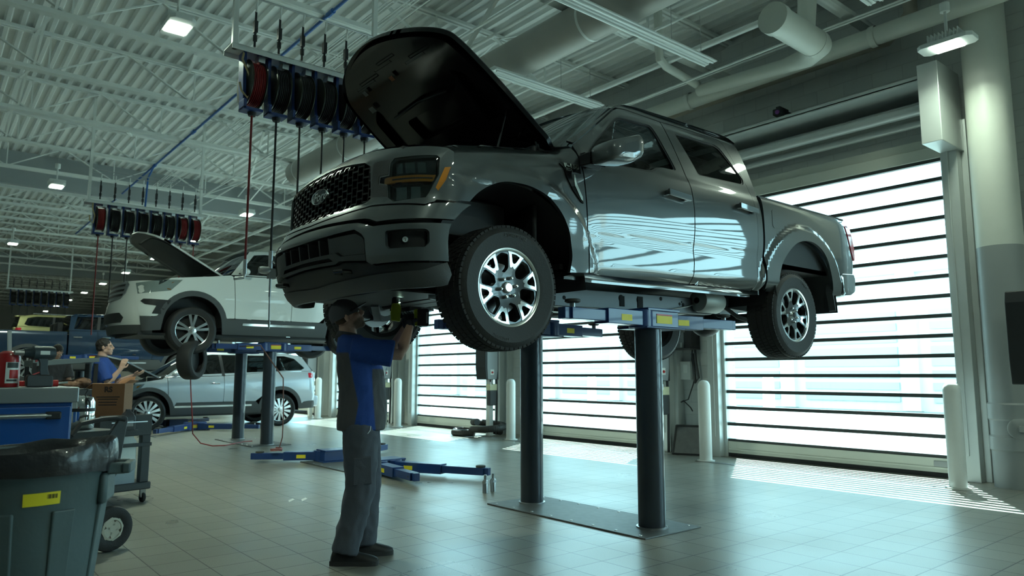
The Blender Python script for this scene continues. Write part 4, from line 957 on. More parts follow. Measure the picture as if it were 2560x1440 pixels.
def strip(x0, x1, y, z, label):
    t = thing('strip_light', label, 'light fixture', ((x0+x1)/2, y, z), 'unlit twin-tube strip lights')
    G().box((x0, y-.055, z), (x1, y+.055, z+.05)).build('body', whiteg, t, ang=0, bevel=.006)
    for s in (-1, 1):
        G().prism([(s*.02, -.015), (s*.02, 0), (s*.11, 0), (s*.11, -.015)], lambda u, v, d: (d, y+u, z+v), x0, x1).build('wing', whiteg, t, ang=0)
        G().cyl((x0+.03, y+s*.065, z-.028), (x1-.03, y+s*.065, z-.028), .013, 10).build('tube', whiteg, t)
    for x in (7.15, x1-.2): G().cyl((x, y, z+.05), (x, y, 6.03), .004, 6).build('suspension_rod', steel, t)
strip(5.84, 7.97, 7.52, 5.42, 'unlit white twin strip light ending just above the raised hood edge')
strip(4.4, 7.97, 5.47, 5.42, 'long unlit white twin strip light crossing above the truck cab')
strip(6.3, 8.05, 3.30, 5.42, 'unlit white twin strip light cut by the top edge near the pipe tee')
pipem = mat('pipe_paint', (.66,.68,.62), .45, var=.05); dirt = mat('dusty_insulation', (.42,.38,.31), .8, bump=.4, bscale=15)
# big white header pipe along the wall and its drop
t = thing('drain_pipe', 'fat white pipe running along the door wall above the roll-up doors', 'pipe', (9.35, 2.8, 0))
g = G(); g.tube([(9.32, 45, 5.62), (9.32, 1.6, 5.62)], .12, 24).build('header', pipem, t)
for k in range(12): G().lathe([(.134,-.04),(.138,-.03),(.138,.03),(.134,.04)], (9.32, 3.9+2.9*k, 5.62), (0,1,0), 24).build('coupling', pipem, t)
colpaint = mat('column_grey_paint', (.30,.32,.32), .4)
t = thing('downpipe', 'big vertical pipe on the right, white above and grey below', 'pipe', (9.62, 2.77, 0))
G().lathe([(.235,2.72),(.235,6.6)], (9.62, 2.77, 0), (0,0,1), 48).build('upper_pipe', pipem, t)
G().lathe([(.235,.93),(.235,2.72)], (9.62, 2.77, 0), (0,0,1), 48).build('lower_pipe', colpaint, t)
G().lathe([(.235,.0),(.235,.40),(.25,.42),(.25,.56),(.235,.58),(.235,.74),(.25,.76),(.25,.92),(.235,.94)], (9.62, 2.77, 0), (0,0,1), 48).build('fittings', colpaint, t)
G().lathe([(0,.27),(.035,.27),(.037,.25),(.11,.25),(.125,.24),(.125,.20)], (9.62, 2.77, .66), Vector((-.85,-.5,0)), 32).build('cleanout_cap', colpaint, t)
G().beam(Vector((9.62,2.77,.66))+Vector((-.85,-.5,0)).normalized()*.26, Vector((9.62,2.77,.66))+Vector((-.85,-.5,0)).normalized()*.29, .06, .06).build('cap_nut', colpaint, t, ang=0)
pipe('sprinkler_pipe', [(9.75, 46, 5.70), (9.75, 3.9, 5.72), (9.75, 3.6, 5.95), (9.75, 3.6, 6.6)], .09, dirt, 'dusty brown-topped pipe just behind the fat white pipe')
pipe('conduit', [(9.1, 46, 5.86), (9.1, 2.9, 5.86)], .013, white, 'thin white conduit riding above the fat wall pipe', 'conduit', 8)
pipe('conduit', [(9.05, 46, 5.80), (9.05, 2.9, 5.80)], .013, white, 'thin white conduit, lower of the pair over the fat wall pipe', 'conduit', 8)
# pipe tee with cap near top right
t = thing('pipe_tee', 'white capped plastic pipe tee at the top right', 'pipe', (8.2, 4.0, 5.7))
a0 = Vector((7.40, 4.2, 5.36)); a1 = Vector((8.45, 4.22, 5.36)); a2 = Vector((9.05, 5.0, 5.52))
G().tube([a0, a1], .17, 28).build('body', pipem, t)
G().tube([a0-(a1-a0).normalized()*.03, a0+(a1-a0).normalized()*.08], .185, 28).build('end_cap', pipem, t)
G().tube([a1-(a1-a0).normalized()*.12, a1, (a1+a2)/2+Vector((0,-.1,-.05)), a2, (9.15, 6.5, 5.66)], [.175,.17,.13,.10,.09], 24).build('elbow_run', pipem, t)
G().tube([(8.12, 4.2, 5.4), (8.20, 4.2, 5.8), (8.25, 4.2, 6.6)], .11, 24).build('riser', pipem, t)
pipe('white_pipe', [(7.97, 6.33, 6.6), (7.98, 6.34, 5.97), (8.05, 6.38, 5.82), (8.25, 6.43, 5.78), (9.1, 6.5, 5.74)], .06, pipem, 'white pipe elbow dropping from the deck and running to the wall pipe')
pipe('branch_pipe', [(8.25, 30, 5.85), (8.25, 4.5, 5.85)], .045, white, 'slim white pipe under the joists, parallel with the door wall')
pipe('branch_pipe', [(7.55, 30, 5.98), (7.55, 2.5, 5.98)], .022, white, 'thin white gas pipe crossing beneath the strip lights')
pipe('branch_pipe', [(7.97, 7.6, 5.44), (8.15, 7.5, 5.40), (8.25, 7.0, 5.42), (8.35, 4.6, 5.5)], .014, white, 'thin bent white conduit leaving the end of the strip light', 'conduit', 8)
for i, yy in enumerate((11.5, 20.)): pipe('gas_pipe', [(5.6+.3*i, 2, 5.97), (5.6+.3*i, yy+14, 5.97)], .018, white, 'thin %s white conduit under the joists above the duct' % ('left' if i == 0 else 'right'), 'conduit', 8)
# blue compressed-air line under the deck
bl = mat('air_line_blue', (.02,.12,.42), .35)
t = thing('air_line', 'long blue compressed-air line running diagonally under the white roof deck', 'pipe', (3.3, 12, 6.35))
G().tube([(3.9, 3.0, 6.0), (3.9, 28, 6.0)], .022, 10).build('main', bl, t)
for y in (8.5, 11.9, 14.6, 17.6, 21.2): G().tube([(3.9, y-.08, 6.0), (3.9, y+.08, 6.0)], .036, 10).build('coupling', bl, t)
G().tube([(3.9, 17.6, 6.0), (3.7, 17.2, 5.6), (3.65, 17.1, 4.75)], .02, 8).build('drop', bl, t)
for i in range(7):
    x = 4.6+.07*i; pipe('conduit', [(x, 1.0, 6.30+.02*(i%3)), (x, 34, 6.30+.02*(i%3))], .010, white, ['first','second','third','fourth','fifth','sixth','seventh'][i]+' from left of the bundled thin white conduits under the deck', 'conduit', 6)['group'] = 'bundled conduits under the deck'
# ================================================================ along the door wall
GBo = 'bollards guarding the door columns'
bl_ = ['nearest white round-topped bollard at the right of the big door', 'white bollard between the first and second doors, beside the leaning panel', 'white bollard half hidden behind the far post of the truck lift', 'white bollard right of the mechanic, left of the third door', 'white bollard beside the silver SUV tail, left of the mechanic']
for k, y in enumerate((3.18, 6.50, 10.99, 15.47, 19.96)):
    x = 9.03 if k < 3 else 9.15
    o = G().lathe([(.0,0),(.128,0),(.128,.015),(.09,.016),(.09,1.08),(.085,1.115),(.065,1.15),(.035,1.168),(0,1.172)], (0, 0, 0), (0,0,1), 32).build('bollard', bollm, None); o.location = (x, y, 0)
    tag(o, bl_[k], 'bollard', GBo)
grate = mat('drain_grate', (.12,.12,.12), .5, .5)
# control towers between the doors
boxg = mat('console_face', (.32,.34,.35), .4); duct_t = mat('tape_cream', (.70,.68,.45), .6)
def tower(x, y, label):
    t = thing('lift_control_tower', label, 'control box', (x, y, 0))
    G().box((x+.02, y-.07, 0), (x+.12, y+.05, 1.15)).build('upright', white, t, ang=0, bevel=.004)
    G().prism([(x-.14,1.15),(x+.18,1.15),(x+.18,2.12),(x-.14,2.12),(x-.17,2.0),(x-.17,1.4)], lambda u, v, d: (u, y+d, v), -.17, .17).build('console', blackp, t, ang=0, bevel=.01)
    G().prism([(x-.10,1.16),(x+.12,1.16),(x+.15,1.35),(x+.15,2.08),(x-.12,2.08),(x-.12,1.4)], lambda u, v, d: (u, y+d, v), -.178, -.171).build('face_plate', boxg, t, ang=0)
    G().lathe([(0,.03),(.018,.03),(.022,.02),(.022,0)], (x+.0, y-.178, 1.30), (0,-1,0), 16).build('stop_button', redp, t)
    G().box((x-.04, y-.185, 1.25), (x+.05, y-.179, 1.36)).build('button_plate', white, t, ang=0)
    G().box((x+.02, y-.183, 1.80), (x+.12, y-.179, 1.93)).build('notice', whiteg, t, ang=0)
    g = G().box((x-.07, y-.20, .62), (x+.11, y-.08, .98)); g.build('cuff_holster', darkg, t, bevel=.02)
    G().box((x-.075, y-.205, .93), (x+.115, y-.075, 1.06)).build('tape_band', duct_t, t, bevel=.01)
    G().tube([(x-.02, y-.15, 1.15), (x-.06, y-.2, 1.10), (x-.03, y-.19, 1.02)], .018, 8).build('nozzle', steel, t)
    G().tube([(x+.16, y-.12, 1.3), (x+.17, y-.13, .8), (x+.16, y-.12, .02)], .022, 8).build('cable_sleeve', blackp, t)
tower(9.25, 12.05, 'lift control tower with red button in front of the third door')
tower(9.25, 7.60, 'lift control tower beside the near post, left of the electrical box')
tower(8.95, 2.36, 'black lift control tower cut by the right edge of the photo')
tower(9.3, 16.5, 'lift control tower just right of the mechanic, by the far bollard')
tower(9.3, 21.0, 'lift control tower behind the silver SUV tail')
# coil of exhaust hose
exh = mat('exhaust_hose', (.035,.033,.03), .6)
t = thing('exhaust_hose', 'coiled black exhaust hose heaped on the floor at the foot of the control tower', 'hose', (9.2, 11.9, 0))
def corr(pts, r, n=14):
    L = [Vector(p) for p in pts]; out = []; rs = []
    for i in range(len(L)-1):
        k = max(2, int((L[i+1]-L[i]).length/.012))
        for q in range(k): out.append(L[i]+(L[i+1]-L[i])*q/k); rs.append(r*(1+.05*sin(len(rs)*2.1)))
    return G().tube(out, rs, n)
corr([(9.2+.30*cos(a)*(1+.15*sin(a*.7)), 11.9+.36*sin(a), .075+.024*a/ (1.0)) for a in np.linspace(0, 9.5, 60)], .068).build('coil', exh, t)
corr([(8.9, 12.0, .075), (8.75, 12.2, .07), (8.72, 12.45, .07), (8.85, 12.6, .08), (9.0, 12.5, .1)], .07).build('loose_end', exh, t)
# electrical boxes and cable on the pier
t = thing('electrical_box', 'small grey switch box on the pier wall behind the bollard', 'switch box', (9.95, 7.47, 1.3))
G().box((9.88, 7.37, 1.17), (XW, 7.57, 1.47)).build('box', bollm, t, ang=0, bevel=.006); G().box((9.87, 7.42, 1.28), (9.88, 7.50, 1.42)).build('cover', white, t, ang=0, bevel=.003)
t = thing('wall_shelf_unit', 'small grey shelf with a black cabinet on the pier wall above the switch box', 'shelf', (9.85, 7.4, 1.7))
G().box((9.70, 7.22, 1.66), (XW, 7.62, 1.68)).build('shelf', darkg, t, ang=0); G().box((9.74, 7.22, 1.68), (XW, 7.36, 2.35)).build('cabinet', blackp, t, ang=0, bevel=.01)
G().box((9.80, 7.42, 1.69), (9.9, 7.58, 1.95)).build('panel', boxg, t, ang=0, bevel=.004); G().box((9.78, 7.44, 1.70), (9.80, 7.48, 1.78)).build('note', white, t, ang=0)
o = G().tube([(9.9, 7.33, 1.66), (9.88, 7.33, 1.5), (9.9, 7.28, 1.25), (9.86, 7.30, 1.1), (9.85, 7.40, .85), (9.85, 7.55, .80), (9.85, 7.50, .83), (9.85, 7.36, .72), (9.85, 7.32, .66)], .010, 8).build('hanging_cable', blackp, None); tag(o, 'black cable with a plug dangling down the pier wall', 'cable')
o = G().tube([(9.9, 7.28, 1.66), (9.88, 7.25, 1.45), (9.9, 7.22, 1.2), (9.88, 7.27, 1.12), (9.9, 7.30, 1.3), (9.9, 7.33, 1.6)], .022, 8).build('hose_loop', darkg, None); tag(o, 'looped grey hose on the pier wall under the small shelf', 'hose')
for nm, yy, zz in (('wall_outlet', 7.02, .98),):
    t = thing('wall_outlet', 'small white wall outlet plate low on the pier', 'outlet', (XW, yy, zz)); G().box((XW-.012, yy-.06, zz-.06), (XW-.001, yy+.06, zz+.06)).build('plate', white, t, ang=0, bevel=.003); G().box((XW-.02, yy-.02, zz-.03), (XW-.012, yy+.02, zz+.03)).build('socket', cream, t, ang=0)
t = thing('drip_tray', 'dark metal drip tray leaning against the pier beside the bollard', 'tray', (9.5, 7.15, 0))
u0 = Vector((9.35, 7.35, .01)); ex = Vector((.18, -.42, 0)); ez = Vector((.26, .12, .42))
g = G(); q = [u0, u0+ex, u0+ex+ez, u0+ez]; nn = ex.cross(ez).normalized()*.03
g.hexa([p for p in q], [p-nn*.3 for p in q]); g.build('pan', MATS['floor_plate'], t, ang=0)
for a, b in ((0,1),(1,2),(2,3),(3,0)): G().beam(q[a], q[b], .02, .04).build('rim', blackp, t, ang=0)
t = thing('security_camera', 'small dark security camera on a bracket above the big door', 'camera', (9.55, 5.40, 5.05))
G().box((9.5, 5.36, 5.1), (9.75, 5.42, 5.16)).cyl((9.75, 5.39, 5.13), (XW, 5.39, 5.13), .02).build('bracket', blackp, t); G().prism([(-.09,-.05),(.08,-.06),(.09,.03),(.0,.06),(-.08,.04)], lambda u, v, d: (9.5+u*.8, 5.38+d, 5.07+v), -.06, .06).build('body', blackp, t, ang=0, bevel=.01)
G().lathe([(0,.03),(.03,.02),(.035,0)], (9.43, 5.36, 5.05), (-1,-.2,-.3), 16).build('lens', mat('camera_lens', (.35,.12,.45), .2), t)
# linear drain inside the doors
for k in range(6):
    y0 = 3.4+4.485*k; o = G().box((8.90, y0, 0.0), (9.0, y0+3.2, .004)).build('floor_drain', grate, None, ang=0)
    tag(o, 'thin dark floor drain grate in front of the %s door' % ['big nearest', 'second', 'third', 'fourth', 'fifth', 'sixth'][k], 'drain', 'floor drains before the doors')
# outside: bollards and parked cars
o0 = None
for k, (x, y) in enumerate(((11.6, 7.0), (11.6, 11.3), (11.6, 15.8), (11.6, 2.6))):
    o = G().lathe([(.0,-.02),(.10,-.02),(.10,1.15),(.09,1.2),(.05,1.25),(0,1.26)], (0,0,0), (0,0,1), 24).build('bollard', bollm, None); o.location = (x, y, 0)
    tag(o, ['outdoor bollard seen faintly through the big nearest door', 'outdoor bollard seen through the second door', 'outdoor bollard seen through the third door', 'outdoor bollard hidden beyond the right pier'][k], 'bollard', 'bollards outside the doors')
# ================================================================ other vehicles
def alloy(parent, loc, R_, rr, n, double, cm, flipy, rot=0.):
    root = bpy.data.objects.new('wheel', None); COL.objects.link(root); root.parent = parent; root.location = Vector(loc)-wloc(parent)
    if flipy: root.rotation_euler = (0, 0, pi)
    def at(o): o.parent = root; return o
    g = G()
    for k in range(n):
        a = 2*pi*k/n+rot
        for s in ((-1, 1) if double else (0,)):
            b = a+s*R(11)/1.; c = a+s*R(7)
            w0, w1 = (.016, .024) if double else (.016, .034)
            p0 = Vector((.05*cos(c), .012, .05*sin(c))); p1 = Vector((rr*.98*cos(b), .018, rr*.98*sin(b))); t = Vector((-sin(b), 0, cos(b)))
            g.hexa([p0-t*w0, p0+t*w0, p1+t*w1, p1-t*w1], [q+Vector((0, .03, 0)) for q in (p0-t*w0, p0+t*w0, p1+t*w1, p1-t*w1)])
    g.lathe([(0,.006),(.05,.008),(.07,.016),(.07,.04)], (0,0,0), (0,1,0), 24)
    g.lathe([(rr*.95,.02),(rr*.97,.008),(rr+.004,.002),(rr+.004,.03)], (0,0,0), (0,1,0), 48)
    at(g.build('rim', cm, None, ang=30))
    at(G().lathe([(0,.075),(rr*.94,.07),(rr*.96,.03)], (0,0,0), (0,1,0), 40).build('rim_barrel', darkhole, None))
    at(G().lathe([(0,.0),(.028,.002),(.032,.01)], (0,0,0), (0,1,0), 20).build('centre_cap', steel, None))
    g = G(); tyre(g, R_, rr, .25, 56); at(g.build('tyre', tyrem, None))
    return root
def arc(cx, cz, r, a0, a1, n=16): return [(cx+r*cos(R(a)), cz+r*sin(R(a))) for a in np.linspace(a0, a1, n)]
def suv(name, label, cat, xo, cy, z0, f, wb, fo, ro, W, zb0, zb1, zroof, xw0, xw1, xr, body, clad, wheel, hood_up, zdrop=0., n=2.4, res=.09, rail=True, trim=chrome, pickup=False):
    """f=+1: nose towards -X.  local x from the front hub, local z from the tyre foot"""
    t = thing(name, label, cat, (xo+f*wb/2, cy, z0))
    fx = -fo; LN = .62
    pw = pch([.25,.42,.6,.72,.95,zb0-.06,zb0+.04,zb0+.15,zroof-.12,zroof-.02], [.90,.955,.972,.985,1.0,.985,.945,.90,.74,.66])
    def w_(x, z):
        v = W*pw(z); xf = fx+.10*abs(z-.65)/.5
        if x < xf+LN: q = max(0, 1-(x-xf)/LN); v = min(v, W*max(0, 1-q**n)**(1/n))
        xr_ = wb+ro-.12*max(0, z-.75)
        if x > xr_-.35 and not pickup: q = min(1, max(0, (x-xr_+.35)/.35)); v = min(v, W*max(0, 1-q**2.6)**(1/2.6))
        return v
    def sd(sg, off=0.): return lambda x, z: (xo+f*x, cy+sg*(w_(x, z)+off), z0+z)
    rt = wheel[0]; ra = rt+.075; zc = rt+zdrop
    A = arc(0, zc, ra, 8, 172); B = arc(wb, zc, ra, 8, 172)
    zs = .34
    fen = [(fx+.30, .60),(fx+.24,.95),(fx+.62,zb0-.18),(fx+.72,zb0-.10),(.28,zb0-.02),(xw0-.03,zb0+.03),(xw0+.02,zb0+.0),(xw0+.06,.62),(ra+.13,.62)]+arc(0, zc, ra+.09, 12, 168)+[(-ra-.13,.60)]
    xm = (xw0+wb)/2-.06
    fd = [(xw0+.03,zb0+.02),(xw0+.07,.62),(xm,.62),(xm,zb0+.05)]
    rd = [(xm+.01,zb0+.05),(xm+.01,.62),(wb-ra-.16,.62),(wb-.30,zc+ra-.02),(wb-.24,zb1)]
    rq = [(wb-.23,zb1),(wb-.29,zc+ra-.01)]+arc(wb, zc, ra+.09, 140, 12, 14)+[(wb+ra+.13,.58),(wb+ro-.10,.62),(wb+ro-.10,.95),(wb+ro-.22,zb1+.02)]
    cl = [(fx+.34,.36),(fx+.30,.59),(-ra-.12,.59)]+arc(0, zc, ra+.088, 168, 12)+[(ra+.13,.61),(wb-ra-.15,.61)]+arc(wb, zc, ra+.088, 168, 12)+[(wb+ra+.12,.57),(wb+ro-.12,.60),(wb+ro-.18,.42),(wb+ra+.02,.40)]+arc(wb, zc, ra, 2, 178)+[(wb-ra-.02,zs),(ra+.02,zs)]+arc(0, zc, ra, 2, 178)+[(-ra-.02,.38)]
    gl = [(xw0+.10,zb0+.06),(xw1-.05,zroof-.13),(xw1+.15,zroof-.10),(xr-.45,zroof-.11),(xr-.2,zroof-.17),(wb+ro-.42,zb1+.10),(wb+ro-.52,zb1+.05),(xw0+.2,zb0+.06)]
    fr = [(xw0-.02,zb0+.045),(xw1-.12,zroof-.07),(xw1+.2,zroof-.035),(xr-.35,zroof-.05),(xr,zroof-.12),(wb+ro-.23,zb1+.03),(wb-.2,zb1+.01),(xm,zb0+.06)]
    if pickup:
        fr = [(xw0-.02,zb0+.045),(xw1-.12,zroof-.07),(xw1+.2,zroof-.035),(xr-.1,zroof-.05),(xr,zroof-.12),(xr+.06,zb1+.01),(xm,zb0+.06)]
        gl = [(xw0+.12,zb0+.06),(xw1-.05,zroof-.13),(xw1+.15,zroof-.10),(xr-.15,zroof-.12),(xr-.06,zb1+.06)]
        rd = [(xm+.01,zb0+.05),(xm+.01,.62),(xr+.05,.62),(xr+.05,zb1)]
        rq = [(xr+.09,zb1-.02),(xr+.09,.62),(wb-ra-.14,.62)]+arc(wb, zc, ra+.05, 168, 12, 14)+[(wb+ra+.13,.58),(wb+ro,.62),(wb+ro,zb1-.02)]
    for sg in (-1, 1):
        o = (0, sg, 0); r_ = res if sg < 0 else .16
        panel('front_fender', rnd(fen, .015, 2), sd(sg), o, body, t, res=r_, thick=.02)
        d1 = panel('front_door', rnd(fd, .015, 2), sd(sg), o, body, t, res=r_, thick=.02)
        d2 = panel('rear_door', rnd(rd, .015, 2), sd(sg), o, body, t, res=r_, thick=.02)
        panel('rear_quarter', rnd(rq, .015, 2), sd(sg), o, body, t, res=r_, thick=.02)
        panel('lower_cladding', cl, sd(sg, .006), o, clad, t, res=.12, thick=.03)
        panel('window_frame', fr, sd(sg, -.004), o, body, t, holes=[gl], res=.12, thick=.02)
        panel('side_glass', gl, sd(sg, -.012), o, glassd, t, res=.12, thick=.004)
        for x in (xm, wb-.2) if not pickup else (xm,):
            zt = zroof-.11; panel('pillar', [(x-.04,zb0+.06),(x-.09,zt),(x-.02,zt),(x+.03,zb0+.06)], sd(sg, -.004), o, blackp, t, res=.2, thick=.01)
        G().add([sd(sg, .012)(x, z) for x, z in ((xw0+.2,.505),(wb-ra-.25,.505),(wb-ra-.25,.545),(xw0+.2,.545))], [(0,1,2,3)]).build('chrome_strip', trim, t, ang=0)
        for hx, dd in ((xm-.30, d1), (wb-.42 if not pickup else xr-.25, d2)):
            q = [sd(sg, e)(hx+u, zb0-.12+v) for e in (.0, .035) for u, v in ((0,-.015),(.2,-.015),(.2,.015),(0,.015))]; G().hexa(q[:4], q[4:]).build('door_handle', chrome, dd, bevel=.006)
        mx = xw0+.18; c = sd(sg, .12)(mx, zb0+.10)
        g = G(); g.ball(c, (.085, .12, .065), 14, 10).beam(c, sd(sg, -.02)(mx+.02, zb0+.05), .05, .04).build('door_mirror', body, d1)
        hl = [(fx+.27,zb0-.38),(fx+.25,zb0-.20),(fx+.60,zb0-.135),(fx+.90,zb0-.12),(fx+.72,zb0-.31)]
        h_ = panel('headlamp', hl, sd(sg, -.02), o, MATS['lamp_chrome'], t, res=.08, thick=.02); panel('lamp_lens', hl, sd(sg, .003), o, lensg, h_, res=.08, thick=.003)
        G().add([sd(sg, .0)(x, z) for x, z in ((fx+.74,zb0-.17),(fx+.86,zb0-.135),(fx+.72,zb0-.30),(fx+.66,zb0-.29))], [(0,1,2,3)]).build('turn_lens', amber, h_, ang=0)
        panel('fog_lamp_bezel', [(fx+.30,zb0-.50),(fx+.34,zb0-.46),(fx+.74,zb0-.47),(fx+.60,zb0-.70),(fx+.46,zb0-.70),(fx+.52,zb0-.57),(fx+.36,zb0-.55)] if not pickup else [(fx+.3,zb0-.6),(fx+.3,zb0-.5),(fx+.5,zb0-.5)], sd(sg, .006), o, blackp, t, res=.1, thick=.01)
        tl = [(wb+ro-.34,zb1-.14),(wb+ro-.34,zb1-.02),(wb+ro-.20,zb1-.02),(wb+ro-.17,zb1-.14)]
        panel('tail_lamp', tl, sd(sg, .006), o, redlens, t, res=.08, thick=.02)
        for xx in (0, wb):
            g = G(); P = []
            for a in np.linspace(-5, 185, 15): P.append([(xo+f*(xx+ra*cos(R(a))), cy+sg*W*.96, z0+zc+ra*sin(R(a))), (xo+f*(xx+ra*.95*cos(R(a))), cy+sg*W*.55, z0+zc+ra*.95*sin(R(a))), (xo+f*(xx+.1*cos(R(a))), cy+sg*W*.5, z0+zc+.1*sin(R(a)))])
            g.grid(P).build('wheel_housing', darkhole, t)
    # roof, glass, nose and tail skins
    P = []
    for x in np.linspace(xw1-.12, xr, 14):
        zr = itp(x, [xw1-.12, xw1+.2, xr-.35, xr], [zroof-.07, zroof-.035, zroof-.05, zroof-.12]); hw = w_(x, zr)+.005
        P.append([(xo+f*x, cy+u*hw, z0+zr+.045*(1-u*u)) for u in np.linspace(-1, 1, 15)])
    G().grid(P).build('roof', body, t)
    P = [[(xo+f*(xw0-.20+.16*u*u+(xw1-xw0+.12-.1*u*u)*v), cy+u*(W*.90-.20*v*W), z0+zb0+.05+(zroof-.09-zb0)*v) for u in np.linspace(-1, 1, 13)] for v in np.linspace(0, 1, 6)]
    G().grid(P).build('windscreen', glassw, t)
    xe = xr if pickup else xr; xb = xr+.06 if pickup else wb+ro-.2
    P = [[(xo+f*(xb+(xe-xb)*v), cy+u*(W*.88-.2*v*W), z0+zb1+.03+(zroof-.12-zb1)*v) for u in np.linspace(-1, 1, 9)] for v in (0, .5, 1)]
    G().grid(P).build('rear_window', glassd, t)
    def nose(s, z, off=0.):
        a = abs(s); k = min(1, a/(W+LN*.72)); th = k*pi/2
        return (xo+f*(fx+.10*abs(z-.65)/.5+LN*(1-cos(th)**(2/n))-off), cy+(1 if s > 0 else -1)*W*pw(z)*sin(th)**(2/n), z0+z)
    SX = W+LN*.72
    P = [[nose(s, z) for s in np.linspace(-SX*.86, SX*.86, 41)] for z in np.linspace(.40, zb0-.16, 10)]
    G().grid(P).build('front_fascia', body, t)
    NS = lambda L: [(a, b) for a, b in L]+[(-a, b) for a, b in reversed(L) if abs(a) > 1e-6]
    nf = lambda o: (lambda s, z: nose(s, z, o))
    gp = NS([(0,zb0-.46),(-.40,zb0-.44),(-.52,zb0-.36),(-.56,zb0-.22),(-.50,zb0-.17),(0,zb0-.16)])
    gg = panel('grille', gp, nf(.012), (-f,0,0), steel, t, res=.08, thick=.02)
    for k in range(3):
        z = zb0-.40+.08*k; panel('grille_slot', NS([(0,z),(-.44,z),(-.46,z+.035),(0,z+.035)]), nf(.016), (-f,0,0), darkhole, gg, res=.1, thick=.004)
    panel('bumper_intake', NS([(0,.50),(-.5,.50),(-.6,.58),(-.5,.66),(0,.66)]), nf(.01), (-f,0,0), blackp, t, res=.1, thick=.01)
    P = [[nose(s, z, .01) for s in np.linspace(-SX*.86, SX*.86, 33)] for z in (.32,.38,.46)]; G().grid(P).build('bumper_cladding', clad, t)
    g = G(); g.box((xo+f*(wb+ro-.30), cy-W*.9, z0+.45), (xo+f*(wb+ro-.04), cy+W*.9, z0+.72)); g.build('rear_bumper', body, t, bevel=.04)
    if not pickup: G().box((xo+f*(wb+ro-.24), cy-W*.84, z0+.7), (xo+f*(wb+ro-.12), cy+W*.84, z0+zb1)).build('tailgate', body, t, bevel=.03); G().prism([(xr-.12,zroof-.08),(xr+.14,zroof-.10),(xr+.13,zroof-.14),(xr-.1,zroof-.13)], lambda u, v, d: (xo+f*u, cy+d, z0+v), -W*.62, W*.62).build('spoiler', body, t, bevel=.01)
    g = G().box((xo+f*(fx+.3), cy-W*.85, z0+.30), (xo+f*(wb+ro-.3), cy+W*.85, z0+.34)); g.build('underbody', blackp, t, ang=0)
    G().box((xo+f*(xw0+.1), cy-W*.8, z0+.6), (xo+f*(xw0+.35), cy+W*.8, z0+zb0)).build('dashboard', blackp, t, bevel=.03)
    for yy in (-.4, .4):
        for xx in (xm-.15, xm+.75): G().box((xo+f*xx, cy+yy-.24, z0+.55), (xo+f*(xx+.16), cy+yy+.24, z0+zb0+.28)).build('seat', blackp, t, bevel=.03)
    if hood_up is not None:
        g = G().box((xo+f*(fx+.35), cy-W*.7, z0+.4), (xo+f*(xw0-.05), cy+W*.7, z0+zb0-.22)); g.box((xo+f*(fx+.6), cy-.3, z0+.6), (xo+f*(xw0-.3), cy+.3, z0+zb0-.12)).build('engine', darkg, t, bevel=.02)
        th, fold = R(hood_up), .0
        hx0 = xw0-.10; Lh = hx0-fx-.08
        def hp(u, v, d=0.):
            c = .05*(1-u*u)-.10*sst(v, .7, 1.0); s = v*Lh; return (xo+f*(hx0-cos(th)*s+sin(th)*(-(c+d))), cy+u*W*.82*(1-.10*v), z0+zb0+.02+sin(th)*s+cos(th)*(c+d))
        ol = [(-1,.0),(-1,.7),(-.93,.84),(-.75,.94),(-.4,.99),(0,1),(.4,.99),(.75,.94),(.93,.84),(1,.7),(1,0),(.7,-.02),(.0,.06),(-.7,-.02)]
        hm = panel('hood', ol, lambda u, v: hp(u, v), (-f*sin(th),0,cos(th)), body, t, res=.12, thick=.03)
        panel('hood_insulation', [(-.80,.10),(-.78,.68),(-.55,.84),(.55,.84),(.78,.68),(.80,.10)], lambda u, v: hp(u, v, -.045), (f*sin(th),0,-cos(th)), blackp, hm, res=.15, thick=.01, label='black insulation mat under the hood')
        panel('hood_rim', ol, lambda u, v: hp(u, v, -.032), (f*sin(th),0,-cos(th)), mat('underhood_grey', (.14,.14,.14), .6), hm, holes=[[(-.82,.09),(-.80,.69),(-.56,.86),(.56,.86),(.80,.69),(.82,.09)]], res=.14, thick=.004)
    else:
        P = [[(xo+f*(fx+.22+(xw0-.12-fx-.22)*v+.10*u*u*(1-v)), cy+u*W*(.80+.05*v), z0+zb0-.17+.20*v+.05*(1-u*u)) for u in np.linspace(-1, 1, 11)] for v in np.linspace(0, 1, 8)]
        G().grid(P).build('hood', body, t)
    if rail:
        for sg in (-1, 1):
            p = [sd(sg, -.02)(x, zroof-.05) for x in np.linspace(xw1+.25, xr-.35, 8)]; G().tube([(a, b, c+.035) for a, b, c in p], .014, 8).build('roof_rail', trim, t)
    for sg in (-1, 1):
        for xx in (0, wb): alloy(t, (xo+f*xx, cy+sg*(W-.03), z0+rt), rt, wheel[1], wheel[2], wheel[3], wheel[4], sg > 0, .3)
    if pickup: g = G().box((xo+f*(xr+.1), cy-W*.94, z0+.85), (xo+f*(wb+ro), cy+W*.94, z0+.9)).box((xo+f*(wb+ro-.05), cy-W*.9, z0+.6), (xo+f*(wb+ro), cy+W*.9, z0+zb1-.02)); g.build('truck_bed', body, t, ang=0)
    return t
wp = mat('white_car_paint', (.76,.79,.77), .25, coat=1.); silv = mat('silver_blue_paint', (.50,.56,.62), .30, .35, coat=1.); navy = mat('navy_paint', (.012,.035,.075), .25, .2, coat=1.); champ = mat('champagne_paint', (.34,.32,.14), .3, .4, coat=1.)
cladm = mat('grey_cladding', (.07,.075,.078), .5)
brightrim = mat('bright_rim', (.75,.77,.78), .2, .9)
